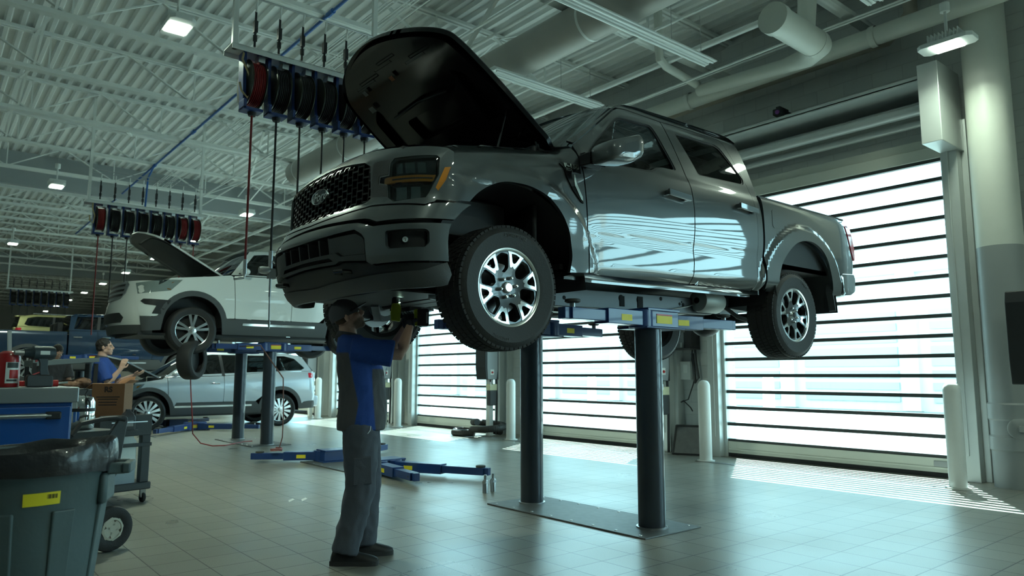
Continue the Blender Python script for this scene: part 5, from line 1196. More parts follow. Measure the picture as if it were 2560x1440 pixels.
suv('white_suv', 'white SUV with its hood open, raised on a lift behind the mechanic', 'car', 3.53, 13.60, 1.59, 1, 2.86, 1.10, 1.05, 1.0, 1.34, 1.42, 1.93, .62, 1.10, 3.85, wp, cladm, (.395, .272, 5, True, brightrim), 30, zdrop=.10, rail=True)
suv('silver_suv', 'silver SUV parked on the floor with its tail towards the doors', 'car', 4.07, 18.62, 0.0, 1, 3.03, .98, 1.06, 1.0, 1.17, 1.32, 1.83, .36, 1.25, 3.62, silv, cladm, (.395, .285, 13, False, brightrim), 28, zdrop=.02, rail=True)
suv('blue_pickup', 'dark blue pickup raised in the far bay behind the white SUV, tail to the left', 'truck', 5.9, 22.9, 1.05, -1, 3.70, 1.0, 1.2, 1.0, 1.30, 1.34, 1.86, .75, 1.35, 2.78, navy, cladm, (.41, .26, 6, True, brightrim), None, pickup=True, rail=False)
suv('yellow_suv', 'yellowish SUV raised behind the dark blue pickup, only its roof and tail in view', 'car', 6.1, 28.9, 1.42, -1, 2.86, 1.0, 1.0, .98, 1.25, 1.36, 1.84, .7, 1.2, 3.55, champ, cladm, (.39, .26, 5, True, brightrim), None, rail=True)
two_post_lift(4.6, 28.1, 29.6, 1.62, [(28.1, -.15, -.05, -1.0, -.05, .1), (28.1, .2, -.05, 1.1, -.05, .1)], 'two-post lift under the yellowish SUV at the far end', (4.25, 4.95))
# charcoal car fog-graphic on the white SUV nose side
ws = bpy.data.objects['white_suv']
def wsd(x, z, off=.0):
    return None
t = thing('loose_tyre', 'loose black tyre hanging just below the white SUV front wheel', 'tyre', (3.58, 12.75, 1.50))
g = G(); tyre(g, .33, .22, .22, 40, y0=-.11); o = g.build('tyre', tyrem, None); o.parent = t; o.rotation_euler = (0, 0, R(48))
o = G().lathe([(0,-.02),(.21,-.02),(.225,.06),(.225,-.09)], (0,0,0), (0,1,0), 30).build('rim', mat('barrel_dark',(.03,.03,.03)), None); o.parent = t; o.rotation_euler = (0, 0, R(48))
G().cyl((3.58, 12.85, 1.55), (3.62, 13.0, 1.98), .012).build('carrier_strap', blackp, t)
# car parked outside, seen through the near door
suv('parked_car', 'dark car parked outside, faint at the right of the nearest door', 'car', 18.2, 1.9, 0, 1, 2.8, .95, 1.0, .95, 1.05, 1.12, 1.6, .6, 1.2, 3.5, mat('graphite_paint', (.10,.11,.12), .3, .4, coat=1.), cladm, (.34, .24, 5, True, brightrim), None, rail=False, res=.16)
# ================================================================ people
from mathutils import noise
def eb(g, fr, c, r, n=16, m=10):
    P = []
    for i in range(m+1):
        t = pi*i/m; P.append([fr(c[0]+r[0]*sin(t)*cos(2*pi*k/n), c[1]+r[1]*sin(t)*sin(2*pi*k/n), c[2]+r[2]*cos(t)) for k in range(n)])
    return g.grid(P, closev=True)
def blob(name, g, mats, parent, voxel=.01, smooth=4, cls=None, folds=0., fs_=(9, 9, 4), label=None, att=None):
    """union of overlapping solids as one continuous skin"""
    me = bpy.data.meshes.new('tmp'); me.from_pydata([tuple(v) for v in g.v], [], g.f); o = bpy.data.objects.new('tmp', me); COL.objects.link(o)
    r = o.modifiers.new('r', 'REMESH'); r.mode = 'VOXEL'; r.voxel_size = voxel
    s = o.modifiers.new('s', 'SMOOTH'); s.factor = .5; s.iterations = smooth
    dg = bpy.context.evaluated_depsgraph_get(); ev = o.evaluated_get(dg); m2 = bpy.data.meshes.new_from_object(ev)
    bpy.data.objects.remove(o); bpy.data.meshes.remove(me)
    V = [Vector(v.co) for v in m2.vertices]; N = [Vector(v.normal) for v in m2.vertices]; F = [tuple(p.vertices) for p in m2.polygons]
    bpy.data.meshes.remove(m2)
    if folds:
        for i in range(len(V)):
            p = V[i]; q = Vector((p.x*fs_[0], p.y*fs_[1], p.z*fs_[2]+.6*sin(p.x*7)))
            h = noise.noise(q)+.5*noise.noise(q*2.3); V[i] = p+N[i]*(folds*(1-2*abs(h)))
    mi = None
    if cls: mi = [cls(sum((V[i] for i in f), Vector())/len(f)) for f in F]
    o = link(name, V, F, mats, parent, ang=80, matidx=mi, label=label)
    if att:
        A = o.data.attributes.new('second_tone', 'FLOAT', 'POINT'); A.data.foreach_set('value', [att(v) for v in V])
    return o
def twotone(name, c1, c2, rough, bump=.2, bscale=150):
    m = mat(name, c1, rough, bump=bump, bscale=bscale); n = m.node_tree.nodes; l = m.node_tree.links; b = n['Principled BSDF']
    a = n.new('ShaderNodeAttribute'); a.attribute_name = 'second_tone'; mx = n.new('ShaderNodeMix'); mx.data_type = 'RGBA'
    mx.inputs[6].default_value = (*c1, 1); mx.inputs[7].default_value = (*c2, 1); l.new(a.outputs['Fac'], mx.inputs[0]); l.new(mx.outputs[2], b.inputs['Base Color']); return m
skin = mat('skin', (.52,.31,.235), .55, var=.12, vscale=12); skin2 = mat('skin_shaded_tone', (.36,.20,.145), .55)
beardm = mat('beard_brown', (.10,.065,.045), .8, bump=.5, bscale=300); hairm = mat('dark_hair', (.014,.010,.008), .6, bump=.6, bscale=150)
shirtb = mat('shirt_blue', (.012,.05,.24), .75, bump=.2, bscale=150); shirtg = mat('shirt_grey', (.055,.055,.062), .8, bump=.2, bscale=150)
skinb = twotone('bearded_skin', (.52,.31,.235), (.20,.125,.09), .55)
shirt2 = twotone('two_tone_shirt', (.014,.06,.29), (.075,.074,.082), .78)
trous = mat('trouser_grey', (.075,.085,.108), .85, bump=.2, bscale=150); shoem = mat('black_boot', (.012,.012,.013), .55); capm = mat('cap_grey', (.085,.085,.095), .8, bump=.2, bscale=200)
glovem = mat('glove_navy', (.015,.018,.03), .7)
def frame(org, f):
    f = Vector((f[0], f[1], 0)).normalized(); l = Vector((-f.y, f.x, 0)); o = Vector(org)
    return lambda u, v, z: o+f*u+l*v+Vector((0, 0, z))
def headfr(P, c, tilt, turn=0.):
    def H(a, b, q):
        a, b = a*cos(turn)-b*sin(turn), a*sin(turn)+b*cos(turn)
        return P(c[0]+a*cos(tilt)-q*sin(tilt), c[1]+b, c[2]+a*sin(tilt)+q*cos(tilt))
    return H
def hand(g, W, K, nrm, curl, th=1, r=.0095, spread=.02):
    """W wrist, K knuckle-row centre, nrm palm normal (fingers curl towards it)"""
    W = Vector(W); K = Vector(K); d = (K-W).normalized(); nrm = Vector(nrm); nrm = (nrm-d*nrm.dot(d)).normalized(); s = d.cross(nrm)*th
    for t in (-.026, -.009, .009, .026): g.tube([W+s*t*.6, K+s*t], [.017, .015], 10)
    for t, L in ((-.033,.060),(-.011,.074),(.011,.080),(.033,.070)):
        p = K+s*t; q = [p-d*.012]; a = 0.
        for k, seg_ in enumerate((.44, .32, .24)):
            a += curl*(.55 if k == 0 else 1.0)+.03*k; p = p+(d*cos(a)+nrm*sin(a))*L*seg_; q.append(p)
        g.tube(q, [r, r*.97, r*.9, r*.78], 10)
    b = W+(K-W)*.3+s*.026; t1 = b+(s*.75+d*.55+nrm*.35).normalized()*.036; t2 = t1+(d*.8+nrm*.6*curl+s*.1).normalized()*.032; t3 = t2+(d*.8+nrm*.9*curl-s*.15).normalized()*.022
    g.tube([b, t1, t2, t3], [.014, .011, .0105, .008], 10)
def person(name, label, org, face, ps, group=None):
    """ps: pose in metres in the body frame (u forward, v left, z up)"""
    P = frame(org, face); root = thing(name, label, 'person', tuple(P(0, 0, 0)), group)
    hc = ps['head']; H = headfr(P, hc, ps['tilt'], ps.get('turn', 0.))
    # ---- body
    g = G()
    eb(g, H, (-.012,0,.035), (.094,.074,.090)); eb(g, H, (.028,0,-.04), (.064,.056,.066)); eb(g, H, (.060,0,-.088), (.030,.030,.024)); eb(g, H, (.0,0,-.05), (.060,.062,.05))
    g.tube([H(.078,0,.028), H(.104,0,-.006), H(.112,0,-.020)], [.008,.012,.013], 8); eb(g, H, (.098,.0,-.024), (.016,.019,.010))
    g.tube([H(.074,-.045,.030), H(.088,0,.032), H(.074,.045,.030)], .009, 8); g.tube([H(.080,-.022,-.056), H(.094,0,-.053), H(.080,.022,-.056)], .007, 8); g.tube([H(.078,-.019,-.066), H(.090,0,-.065), H(.078,.019,-.066)], .007, 8)
    for s in (-1, 1):
        eb(g, H, (.055,s*.038,-.018), (.026,.022,.022)); eb(g, H, (-.012,s*.077,-.008), (.018,.010,.030)); eb(g, H, (-.010,s*.083,.004), (.015,.006,.020)) 
    nb = ps['neck']; g.tube([P(*nb), H(-.03,0,-.05)], [.066,.058], 16)
    T = ps['torso']
    def ring(c, rx, ry, z, tl=0., n=24): return [P(c+rx*cos(2*pi*k/n), ry*(1 if sin(2*pi*k/n) >= 0 else -1)*abs(sin(2*pi*k/n))**.85, z) for k in range(n)]
    def loft(gg, rings):
        gg.grid(rings, closev=True); n = len(rings[0]); gg.add(rings[0], [tuple(range(n))[::-1]]); gg.add(rings[-1], [tuple(range(n))])
    loft(g, [ring(c, rx*.80, ry*.82, z) for c, rx, ry, z in T])
    for s, A in ((-1, ps['arm_r']), (1, ps['arm_l'])):
        sh, el, wr, kn, pn, cu = A; S_ = P(*sh); E_ = P(*el); W_ = P(*wr); K_ = P(*kn)
        m1 = S_+(E_-S_)*.5; m2 = E_+(W_-E_)*.3
        g.tube([S_, m1, E_, m2, W_, W_+(K_-W_)*.3], [.052,.048,.040,.043,.027,.024], 14)
        if not ps.get('gloves'): hand(g, W_, K_, P(*pn)-P(0,0,0), cu, s)
    for s, L_ in ((-1, ps['leg_r']), (1, ps['leg_l'])):
        hp_, kn, an, toe = L_; g.tube([P(*hp_), P(*kn), P(*an)], [.075,.05,.04], 12)
    Hc = Vector(H(0,0,0)); Fx = Vector(H(1,0,0))-Hc; Up = Vector(H(0,0,1))-Hc
    def bd(c):
        d = c-Hc; a_, u_ = d.dot(Fx), d.dot(Up)
        if d.length > .15 or u_ > 0: return 0.
        lim = -.042-.30*max(0, .055-a_)
        return sst(lim-u_, -.012, .012)*sst(a_, .0, .02)*(1-.75*(1 if (a_ > .083 and u_ > -.070) else 0))
    body = blob('body', g, [skinb if ps.get('beard') else skin], root, .0065, 5, att=bd if ps.get('beard') else None)
    for s in (-1, 1):
        e = G(); eb(e, H, (.079,s*.030,.006), (.010,.011,.009), 12, 8); e.build('eye', mat('eye_white', (.5,.48,.45), .3), body)
    # ---- hair and cap
    g = G(); eb(g, H, (-.022,0,.045), (.098,.080,.092)); eb(g, H, (-.05,0,.0), (.062,.074,.065))
    if ps.get('cap'):
        g = G(); eb(g, H, (-.025,0,.0), (.074,.0745,.042))
        blob('hair', g, [mat('short_brown_hair', (.07,.045,.03), .8)], root, .006, 3)
        g = G(); P_ = []
        for i in range(-2, 9):
            t = pi*.5*i/8*(1 if i > 0 else .45); P_.append([H(-.014+.108*cos(2*pi*k/28)*cos(t), .087*sin(2*pi*k/28)*cos(t), .022+.112*sin(t)) for k in range(28)])
        g.grid(P_, closev=True); g.grid([[p*1.0 for p in P_[0]], [H(-.014+.104*cos(2*pi*k/28), .083*sin(2*pi*k/28), .018) for k in range(28)]], closev=True)
        c = g.build('cap', capm, root)
        g = G(); a_ = np.linspace(-1.15, 1.15, 13)
        top = [[H(-.014+(.100+d*.075*max(0,cos(a*1.25)))*cos(a)+.0, (.083+d*.01)*sin(a), .030+.012*d-.02*d*sin(a)**2+dz) for a in a_] for d, dz in ((0,0),(.5,.004),(1,0),(1,-.006),(.5,-.003),(0,-.006))]
        g.grid(top, closeu=True); g.build('cap_brim', blackp, c)
        G().lathe([(0,.008),(.009,.004),(.011,0)], H(-.014,0,.133), H(0,0,1)-H(0,0,0), 12).build('cap_button', capm, c)
        g = G(); pts = [H(-.014+.110*cos(t)*1.0, 0, .022+.1135*sin(t)) for t in np.linspace(.2, pi-.1, 18)]; g.tube(pts, .0018, 5); g.build('cap_seam', mat('cap_seam', (.11,.11,.13), .8), c)
    else: blob('hair', g, [hairm], root, .007, 3, folds=.004, fs_=(40,40,40))
    # ---- shirt
    g = G(); sr = [ring(c, rx*1.04, ry*1.04, z) for c, rx, ry, z in T[ps.get('hem', 1):]]; loft(g, sr)
    for A in (ps['arm_r'], ps['arm_l']):
        sh, el = P(*A[0]), P(*A[1]); d = (el-sh); g.tube([sh-d*.12, sh+d*.15, sh+d*.55, sh+d*.83], [.072,.084,.088,.090], 16)
    blob('shirt', g, [shirt2] if ps.get('two_tone') else [ps['shirt']], root, .0075, 8, att=ps['two_tone'](P) if ps.get('two_tone') else None, folds=.006, fs_=(8, 8, 6))
    g = G(); g.tube([P(nb[0]-.012, nb[1], nb[2]+.01), P(nb[0]-.005, nb[1], nb[2]+.055)], [.086,.074], 20); g.build('collar', shirtg, root)
    # ---- trousers
    g = G(); t0 = T[0]; loft(g, [ring(c, rx*.95, ry*.95, z) for c, rx, ry, z in T[:3]])
    for L_ in (ps['leg_r'], ps['leg_l']):
        hp_, kn, an, toe = [P(*q) for q in L_]; m1 = hp_+(kn-hp_)*.5; m2 = kn+(an-kn)*.5
        g.tube([hp_+Vector((0,0,.03)), m1, kn, m2, an+(an-kn).normalized()*.02], [.118,.112,.098,.090,.088], 18)
    blob('trousers', g, [trous], root, .011, 5, folds=.009, fs_=(9, 9, 5.5))
    # ---- boots
    for L_ in (ps['leg_r'], ps['leg_l']):
        an, toe = L_[2], L_[3]; du = toe[0]-an[0]; dv = toe[1]-an[1]; n_ = sqrt(du*du+dv*dv); e = (du/n_, dv/n_)
        def B(a, b, z, an=an, e=e): return P(an[0]+e[0]*a-e[1]*b, an[1]+e[1]*a+e[0]*b, z)
        g = G(); ln = n_+.02
        secs = []
        for a, w_, h_ in ((-.095,.020,.06),(-.085,.036,.09),(-.05,.042,.115),(.0,.042,.12),(.05,.044,.10),(.10,.048,.078),(ln-.05,.050,.066),(ln-.015,.042,.055),(ln+.012,.024,.042)):
            secs.append([B(a, w_*cos(t)*(1 if abs(cos(t)) < .99 else .98), .022+(h_-.022)*max(0, sin(t))) for t in np.linspace(0, pi, 12)]+[B(a, -w_, .022), B(a, w_, .022)])
        g.grid(secs, closev=True); n = len(secs[0]); g.add(secs[0], [tuple(range(n))[::-1]]); g.add(secs[-1], [tuple(range(n))])
        bt = g.build('boot', shoem, root)
        pl = [B(a, w_*s, 0) for s, rng in ((1, 1), (-1, -1)) for a, w_ in [(-.10,.025),(-.05,.046),(.05,.046),(ln-.05,.056),(ln-.0,.046),(ln+.016,.022)][::rng]]
        n = len(pl); G().add(pl+[p+Vector((0,0,.028)) for p in pl], [tuple(range(n))[::-1], tuple(range(n, 2*n))]+[(i, (i+1)%n, n+(i+1)%n, n+i) for i in range(n)]).build('boot_sole', rubber, bt, ang=50)
    if ps.get('gloves'):
        for s, A in ((-1, ps['arm_r']), (1, ps['arm_l'])):
            g = G(); W_, K_ = P(*A[2]), P(*A[3]); hand(g, W_, K_, P(*A[4])-P(0,0,0), A[5], s, r=.0105); g.tube([W_-(K_-W_)*.25, W_+(K_-W_)*.3], [.031,.029], 12)
            blob('glove', g, [glovem], root, .0035, 2)
    return root, P, H
def two(P):
    o = P(0,0,0); f = P(1,0,0)-o; l = P(0,1,0)-o
    def c(p):
        q = p-o; u = q.dot(f); v = q.dot(l); z = q.z
        slv = sst(u, .08, .09)*sst(z, 1.285, 1.295)
        b = itp(z, [.85,1.05,1.2,1.40], [.0,.035,.0,-.04]); fr = itp(z, [.85,1.05,1.25,1.4], [.135,.115,.10,.10])
        return sst(max(b-.02-u, u-fr), -.004, .004)*(1-sst(z, 1.395, 1.405))*(1-slv)
    return c
mech, PM, HM = person('person', 'mechanic in grey cap and blue-grey work shirt reaching up under the raised pickup', (2.40, 4.62, 0), (.89,-.456), dict(
    head=(-.072,0,1.655), tilt=R(27), neck=(-.062,0,1.49),
    torso=[(.035,.155,.185,.875),(.040,.158,.185,.94),(.045,.158,.178,1.02),(.042,.152,.178,1.12),(.028,.152,.192,1.25),(.008,.142,.205,1.36),(-.015,.12,.195,1.44),(-.04,.09,.14,1.50),(-.055,.07,.085,1.525)], hem=0,
    arm_r=((-.005,-.185,1.425),(.285,-.205,1.385),(.358,-.105,1.600),(.345,-.060,1.675),(-.2,1,.1),.95), arm_l=((.0,.175,1.43),(.235,.225,1.40),(.345,.075,1.605),(.345,.030,1.675),(-.2,-1,.1),.95),
    leg_r=((.035,-.085,.88),(.045,-.105,.49),(-.045,-.115,.10),(.135,-.15,.03)), leg_l=((.045,.085,.88),(.085,.10,.49),(.075,.10,.10),(.245,.12,.03)),
    cap=True, beard=True, gloves=True, two_tone=two))
# white leaf-shaped logo patch on the chest and cargo pocket seams
G().prism([(.0,.0),(.035,.01),(.04,.05),(.01,.06)], lambda u, v, d: PM(.162+d+v*.1, -.09+u, 1.24+v), .03, .034).build('chest_patch', mat('patch_pale', (.35,.5,.62), .7), mech, ang=0)
g = G(); g.prism(rnd([(-.01,.52),(.115,.53),(.11,.71),(-.01,.70)], .01), lambda u, v, d: PM(u, -.196+d-.0, v), -.012, .03).build('cargo_pocket', trous, mech, bevel=.006)
G().tube([PM(.10,-.165,.925), PM(.095,-.19,.88), PM(.07,-.198,.845), PM(.05,-.195,.85)], .003, 6).build('key_chain', steel, mech)
# cordless impact wrench held upright by the handle
t = thing('impact_wrench', 'yellow-green and black cordless impact wrench held under the pickup by the mechanic', 'power tool', tuple(PM(.30, -.01, 1.66)))
lime = mat('tool_lime', (.30,.33,.01), .45)
def TB(u, v, z): return PM(.262+u, -.012+v, 1.635+z)
g = G(); g.prism(rnd([(-.035,0),(.03,-.01),(.035,.09),(.02,.12),(-.03,.12),(-.038,.05)], .008), lambda u, v, d: TB(u, d, v), -.034, .034).build('motor_housing', lime, t, bevel=.006)
G().tube([TB(0,0,.10), TB(0,0,.155), TB(0,0,.17)], [.032,.030,.020], 18).build('gear_case', blackp, t)
G().tube([TB(0,0,.165), TB(0,0,.23)], [.010,.009], 10).build('socket', steel, t)
G().tube([TB(.03,0,.035), TB(.135,0,.03)], [.019,.021], 12).build('handle', blackp, t)
g = G(); g.prism(rnd([(.128,-.035),(.150,-.038),(.150,.082),(.128,.078)], .006), lambda u, v, d: TB(u, d, v), -.036, .036).build('battery_base', lime, t, bevel=.004)
g = G(); g.prism(rnd([(.152,-.04),(.225,-.04),(.232,-.03),(.232,.075),(.222,.085),(.152,.085)], .008), lambda u, v, d: TB(u, d, v), -.038, .038).build('battery', blackp, t, bevel=.004)
G().prism([(.212,-.02),(.224,-.02),(.224,.06),(.212,.06)], lambda u, v, d: TB(u, d, v), -.041, -.037).build('battery_label', boxg, t, ang=0)
G().lathe([(0,.004),(.006,.003),(.007,0)], TB(.022,-.02,.125), (0,0,1), 10).build('led', mat('tool_led', (.6,1.,.75), .3, emit=18.), t)
ld = bpy.data.lights.new('tool_led_light', 'SPOT'); ld.energy = 1.1; ld.spot_size = R(70); ld.color = (.6,1.,.75); ld.shadow_soft_size = .01
lo = bpy.data.objects.new('tool_led_light', ld); COL.objects.link(lo); lo.parent = t; lo.location = TB(.022,-.02,.135)-Vector(PM(.30,-.01,1.66)); lo.rotation_euler = (pi, 0, 0)
# second worker
w2, P2, H2 = person('person', 'young dark-haired worker in a bright blue shirt holding up both hands beside the silver SUV', (2.06, 11.5, 0), (.93,-.36), dict(
    head=(.0,0,1.63), tilt=R(4), neck=(-.03,0,1.46),
    torso=[(.0,.13,.165,.84),(.0,.135,.17,.92),(.0,.13,.165,1.02),(.0,.13,.17,1.13),(-.005,.13,.185,1.26),(-.01,.12,.195,1.36),(-.02,.10,.18,1.42),(-.03,.08,.12,1.47),(-.03,.06,.08,1.49)], hem=0,
    arm_r=((-.01,-.18,1.39),(.10,-.20,1.13),(.24,-.16,1.33),(.27,-.15,1.42),(.2,1,.3),.35), arm_l=((-.01,.18,1.39),(.14,.20,1.14),(.36,.14,1.24),(.44,.12,1.27),(.0,.2,1),.25),
    leg_r=((.0,-.085,.86),(.02,-.10,.47),(-.02,-.11,.10),(.17,-.14,.03)), leg_l=((.0,.085,.86),(.03,.10,.47),(.02,.10,.10),(.2,.12,.03)), shirt=shirtb))
w3, P3, H3 = person('person', 'worker with ruddy face and black hair bent behind the grey stand-in bench at far left', (1.86, 14.6, 0), (.2,-.95), dict(
    head=(.10,0,1.63), tilt=R(-35), neck=(.04,0,1.50),
    torso=[(.0,.13,.165,.88),(.0,.135,.17,.96),(.0,.13,.165,1.06),(.0,.13,.17,1.17),(.01,.13,.185,1.30),(.02,.12,.195,1.40),(.03,.10,.18,1.46),(.04,.08,.12,1.50),(.045,.06,.08,1.52)], hem=0,
    arm_r=((.02,-.18,1.42),(.10,-.20,1.15),(.30,-.14,1.10),(.38,-.12,1.08),(.0,.2,-1),.3), arm_l=((.02,.18,1.42),(.12,.20,1.15),(.30,.14,1.10),(.38,.12,1.08),(.0,-.2,-1),.3),
    leg_r=((.0,-.085,.88),(.02,-.10,.48),(-.02,-.11,.10),(.17,-.14,.03)), leg_l=((.0,.085,.88),(.03,.10,.48),(.02,.10,.10),(.2,.12,.03)), shirt=shirtg))
# ================================================================ foreground left
canm = mat('grey_bin_plastic', (.085,.125,.135), .45, bump=.15, bscale=40); bagm = mat('black_bin_liner', (.020,.020,.024), .30, coat=.3, bump=.6, bscale=22)
cabblue = mat('cabinet_blue', (.008,.075,.30), .35, coat=.3); drillm = mat('tool_teal', (.03,.045,.055), .45)
# rubbish bin on its dolly
bx, by = .43, 3.72; BZ = .15
t = thing('trash_can', 'grey round plastic trash can with black liner and yellow label, bottom left', 'trash can', (bx, by, 0))
G().lathe([(0,.07),(.23,.07),(.24,.09),(.23,.13),(0,.13)], (bx, by, 0), (0,0,1), 32).build('dolly', blackp, t)
g = G(); g.lathe([(0,.03),(.20,.03),(.225,.05),(.262,.45),(.285,.72),(.300,.74),(.305,.77),(.292,.78),(.275,.74),(.25,.45),(.21,.06),(0,.06)], (bx, by, BZ), (0,0,1), 56)
body = g.build('bin_body', canm, t)
for k in range(8):
    a = 2*pi*k/8+.3; r0, r1 = .236, .279
    g = G(); q = []
    for rr_, zz in ((r0, .16), (r1, .56)):
        for da, dr in ((-.17,-.02),(-.15,.006),(.15,.006),(.17,-.02)): q.append((bx+(rr_+dr)*cos(a+da), by+(rr_+dr)*sin(a+da), zz+BZ))
    g.hexa(q[:4], q[4:]).build('stiffening_rib', canm, t, ang=0, bevel=.006)
for a in (R(-20), R(160)):
    d = Vector((cos(a), sin(a), 0)); s = Vector((-d.y, d.x, 0)); c = Vector((bx, by, .70+BZ))
    g = G(); g.beam(c+d*.285-s*.075, c+d*.36-s*.06, .02, .05).beam(c+d*.285+s*.075, c+d*.36+s*.06, .02, .05).beam(c+d*.36-s*.08, c+d*.36+s*.08, .035, .045); g.build('handle', canm, t, bevel=.008)
    G().beam(c+d*.278-s*.10+Vector((0,0,-.08)), c+d*.278+s*.10+Vector((0,0,-.08)), .035, .13).build('handle_pad', canm, t, bevel=.015)
def lab_at(a, h, off): return (bx+(itp(h-BZ,[.45,.72],[.262,.285])+off)*cos(a), by+(itp(h-BZ,[.45,.72],[.262,.285])+off)*sin(a), h)
a0 = atan2(-by, -bx)+.13
G().grid([[lab_at(a0+u, z0_+.008*(u+.24), .004) for u in np.linspace(-.24, .215, 16)] for z0_ in (.735,.76,.785)]).build('yellow_label', yel, t, ang=0, label='yellow label')
for k in range(9): 
    u = .05+.014*k; G().grid([[lab_at(a0+u+e, zz, .005) for e in (0, .004+.004*(k%3))] for zz in (.762,.779)]).build('barcode_bar', blackp, t, ang=0)
# liner stretched over the rim
P = []
for r, z, am in ((.10,.66,.0),(.24,.82,.010),(.278,.92,.008),(.300,.945,.005),(.304,.947,.004),(.309,.935,.004),(.314,.905,.007),(.316,.875,.010),(.309,.850,.012)):
    P.append([Vector((bx+(r+am*noise.noise(Vector((cos(a)*4, sin(a)*4, z*7))))*cos(a), by+(r+am*noise.noise(Vector((cos(a)*4+5, sin(a)*4, z*7))))*sin(a), z+(.014*noise.noise(Vector((cos(a)*2.2, sin(a)*2.2, 3))) if z > .6 else 0)+(.025*cos(a+.2) if z > .85 else 0))) for a in np.linspace(0, 2*pi, 120, endpoint=False)])
G().grid(P, closev=True).build('bin_liner', bagm, t, label='glossy black plastic liner stretched over the rim')
G().lathe([(0,.68),(.2,.67)], (bx, by, 0), (0,0,1), 24).build('liner_bottom', bagm, t)
# blue tool cabinet
t = thing('tool_cabinet', 'blue tool cabinet with steel top and silver handle bar at left', 'cabinet', (-.2, 4.8, 0))
G().box((-1.05, 4.50, .12), (.67, 5.10, 1.105)).build('carcass', cabblue, t, ang=0, bevel=.006)
G().box((-1.07, 4.46, 1.105), (.69, 5.12, 1.185)).build('steel_top', mat('cabinet_top_steel', (.30,.32,.33), .4, .7), t, ang=0, bevel=.005)
for k, (z0, z1) in enumerate(((.80,1.085),(.50,.79),(.14,.49))):
    for x0, x1 in ((-1.04,-.20),(-.19,.66)):
        d = G().box((x0, 4.478, z0), (x1, 4.499, z1)).build('drawer', cabblue, t, ang=0, bevel=.004)
        g = G().tube([(x0+.06, 4.452, z1-.045), (x1-.09, 4.452, z1-.045)], .013, 12); g.build('handle_bar', alu, d)
        for xx in (x0+.05, x1-.08): G().box((xx-.035, 4.44, z1-.065), (xx+.035, 4.48, z1-.025)).build('handle_mount', blackp, d, bevel=.008)
for x, y in ((-.95,4.6),(.57,4.6),(-.95,5.0),(.57,5.0)): G().lathe([(0,-.02),(.055,-.02),(.06,0),(.055,.02),(0,.02)], (x, y, .06), (1,0,0), 20).build('caster', rubber, t)
# things on the cabinet
ZC = 1.186
cx, cyy = .385, 4.66
t = thing('spray_bottle', 'red round-shouldered canister with white label standing on the blue cabinet', 'canister', (cx, cyy, ZC))
G().lathe([(0,0),(.052,0),(.055,.006),(.055,.155),(.048,.175),(.03,.187),(.022,.19),(0,.19)], (cx, cyy, ZC), (0,0,1), 32).build('body', mat('deep_red_gloss', (.38,.01,.015), .3, coat=.4), t)
def cl_(a, h): return (cx+.0556*cos(a), cyy+.0556*sin(a), ZC+h)
for h0, h1, u0, u1, m_ in ((.02,.13,-.62,.55,whiteg),(.10,.128,-.5,.45,darkg),(.045,.09,-.3,.5,redp),(.03,.04,-.5,.4,darkg)):
    panel('label_field', [(u0,h0),(u1,h0),(u1,h1),(u0,h1)], lambda a, h, k=(0 if m_ is whiteg else .0006): (cx+(.0562+k)*cos(a-1.2), cyy+(.0562+k)*sin(a-1.2), ZC+h), (0,-1,0), m_, t, res=.2, thick=.0004)
t = thing('spray_bottle', 'second red canister just behind the one with the white label', 'canister', (.33, 4.84, ZC))
G().lathe([(0,0),(.045,0),(.047,.13),(.03,.15),(0,.15)], (.33, 4.84, ZC), (0,0,1), 28).build('body', MATS['deep_red_gloss'], t); G().lathe([(0,.15),(.02,.15),(.02,.17),(0,.17)], (.33, 4.84, ZC), (0,0,1), 20).build('cap', redp, t)
t = thing('cordless_wrench', 'dark cordless impact wrench with red trigger standing on its battery on the blue cabinet', 'power tool', (.525, 4.62, ZC))
def D(u, v, z): return (.525+u*.82, 4.62+v+u*.2, ZC+z*.9)
G().prism(rnd([(-.075,.0),(.07,.0),(.075,.012),(.072,.06),(.06,.072),(-.07,.072),(-.078,.055)], .008), lambda u, v, d: D(u, d, v), -.042, .042).build('battery', mat('battery_dark', (.035,.038,.04), .5), t, bevel=.006)
G().prism(rnd([(.0,.07),(.055,.07),(.04,.10),(.04,.16),(.03,.175),(-.02,.175),(-.005,.14),(-.005,.10)], .01), lambda u, v, d: D(u, d, v), -.022, .022).build('grip', drillm, t, bevel=.006)
G().tube([D(-.10,0,.20), D(-.06,0,.20), D(-.05,0,.20), D(.06,0,.20), D(.075,0,.20)], [.024,.03,.038,.038,.030], 20).build('motor_body', drillm, t)
G().tube([D(-.15,0,.20), D(-.10,0,.20)], [.012,.018], 14).build('anvil', steel, t)
G().prism(rnd([(-.03,.145),(-.018,.15),(-.012,.17),(-.03,.172)], .003), lambda u, v, d: D(u, d, v), -.010, .010).build('trigger', redp, t)
G().prism([(-.01,.19),(.045,.19),(.045,.212),(-.01,.212)], lambda u, v, d: D(u, d, v), -.0395, -.0375).build('side_label', white, t, ang=0)
G().prism([(-.045,.074),(-.005,.090),(-.003,.084),(-.043,.068)], lambda u, v, d: D(u, d, v), -.024, -.02).build('red_stripe', redp, t, ang=0)
t = thing('red_tool_case', 'low red tray lying behind the canisters on the blue cabinet', 'tray', (.0, 4.95, ZC))
G().box((-.25, 4.9, ZC), (.50, 5.08, ZC+.03)).build('tray', redp, t, bevel=.004)
t = thing('socket_adapter', 'small red socket with silver extension bar at the corner of the blue cabinet', 'tool', (.62, 4.72, ZC))
G().cyl((.60, 4.72, ZC+.018), (.625, 4.72, ZC+.018), .018).build('red_end', redp, t); G().cyl((.625, 4.72, ZC+.018), (.672, 4.725, ZC+.022), .006).build('bar', chrome, t)
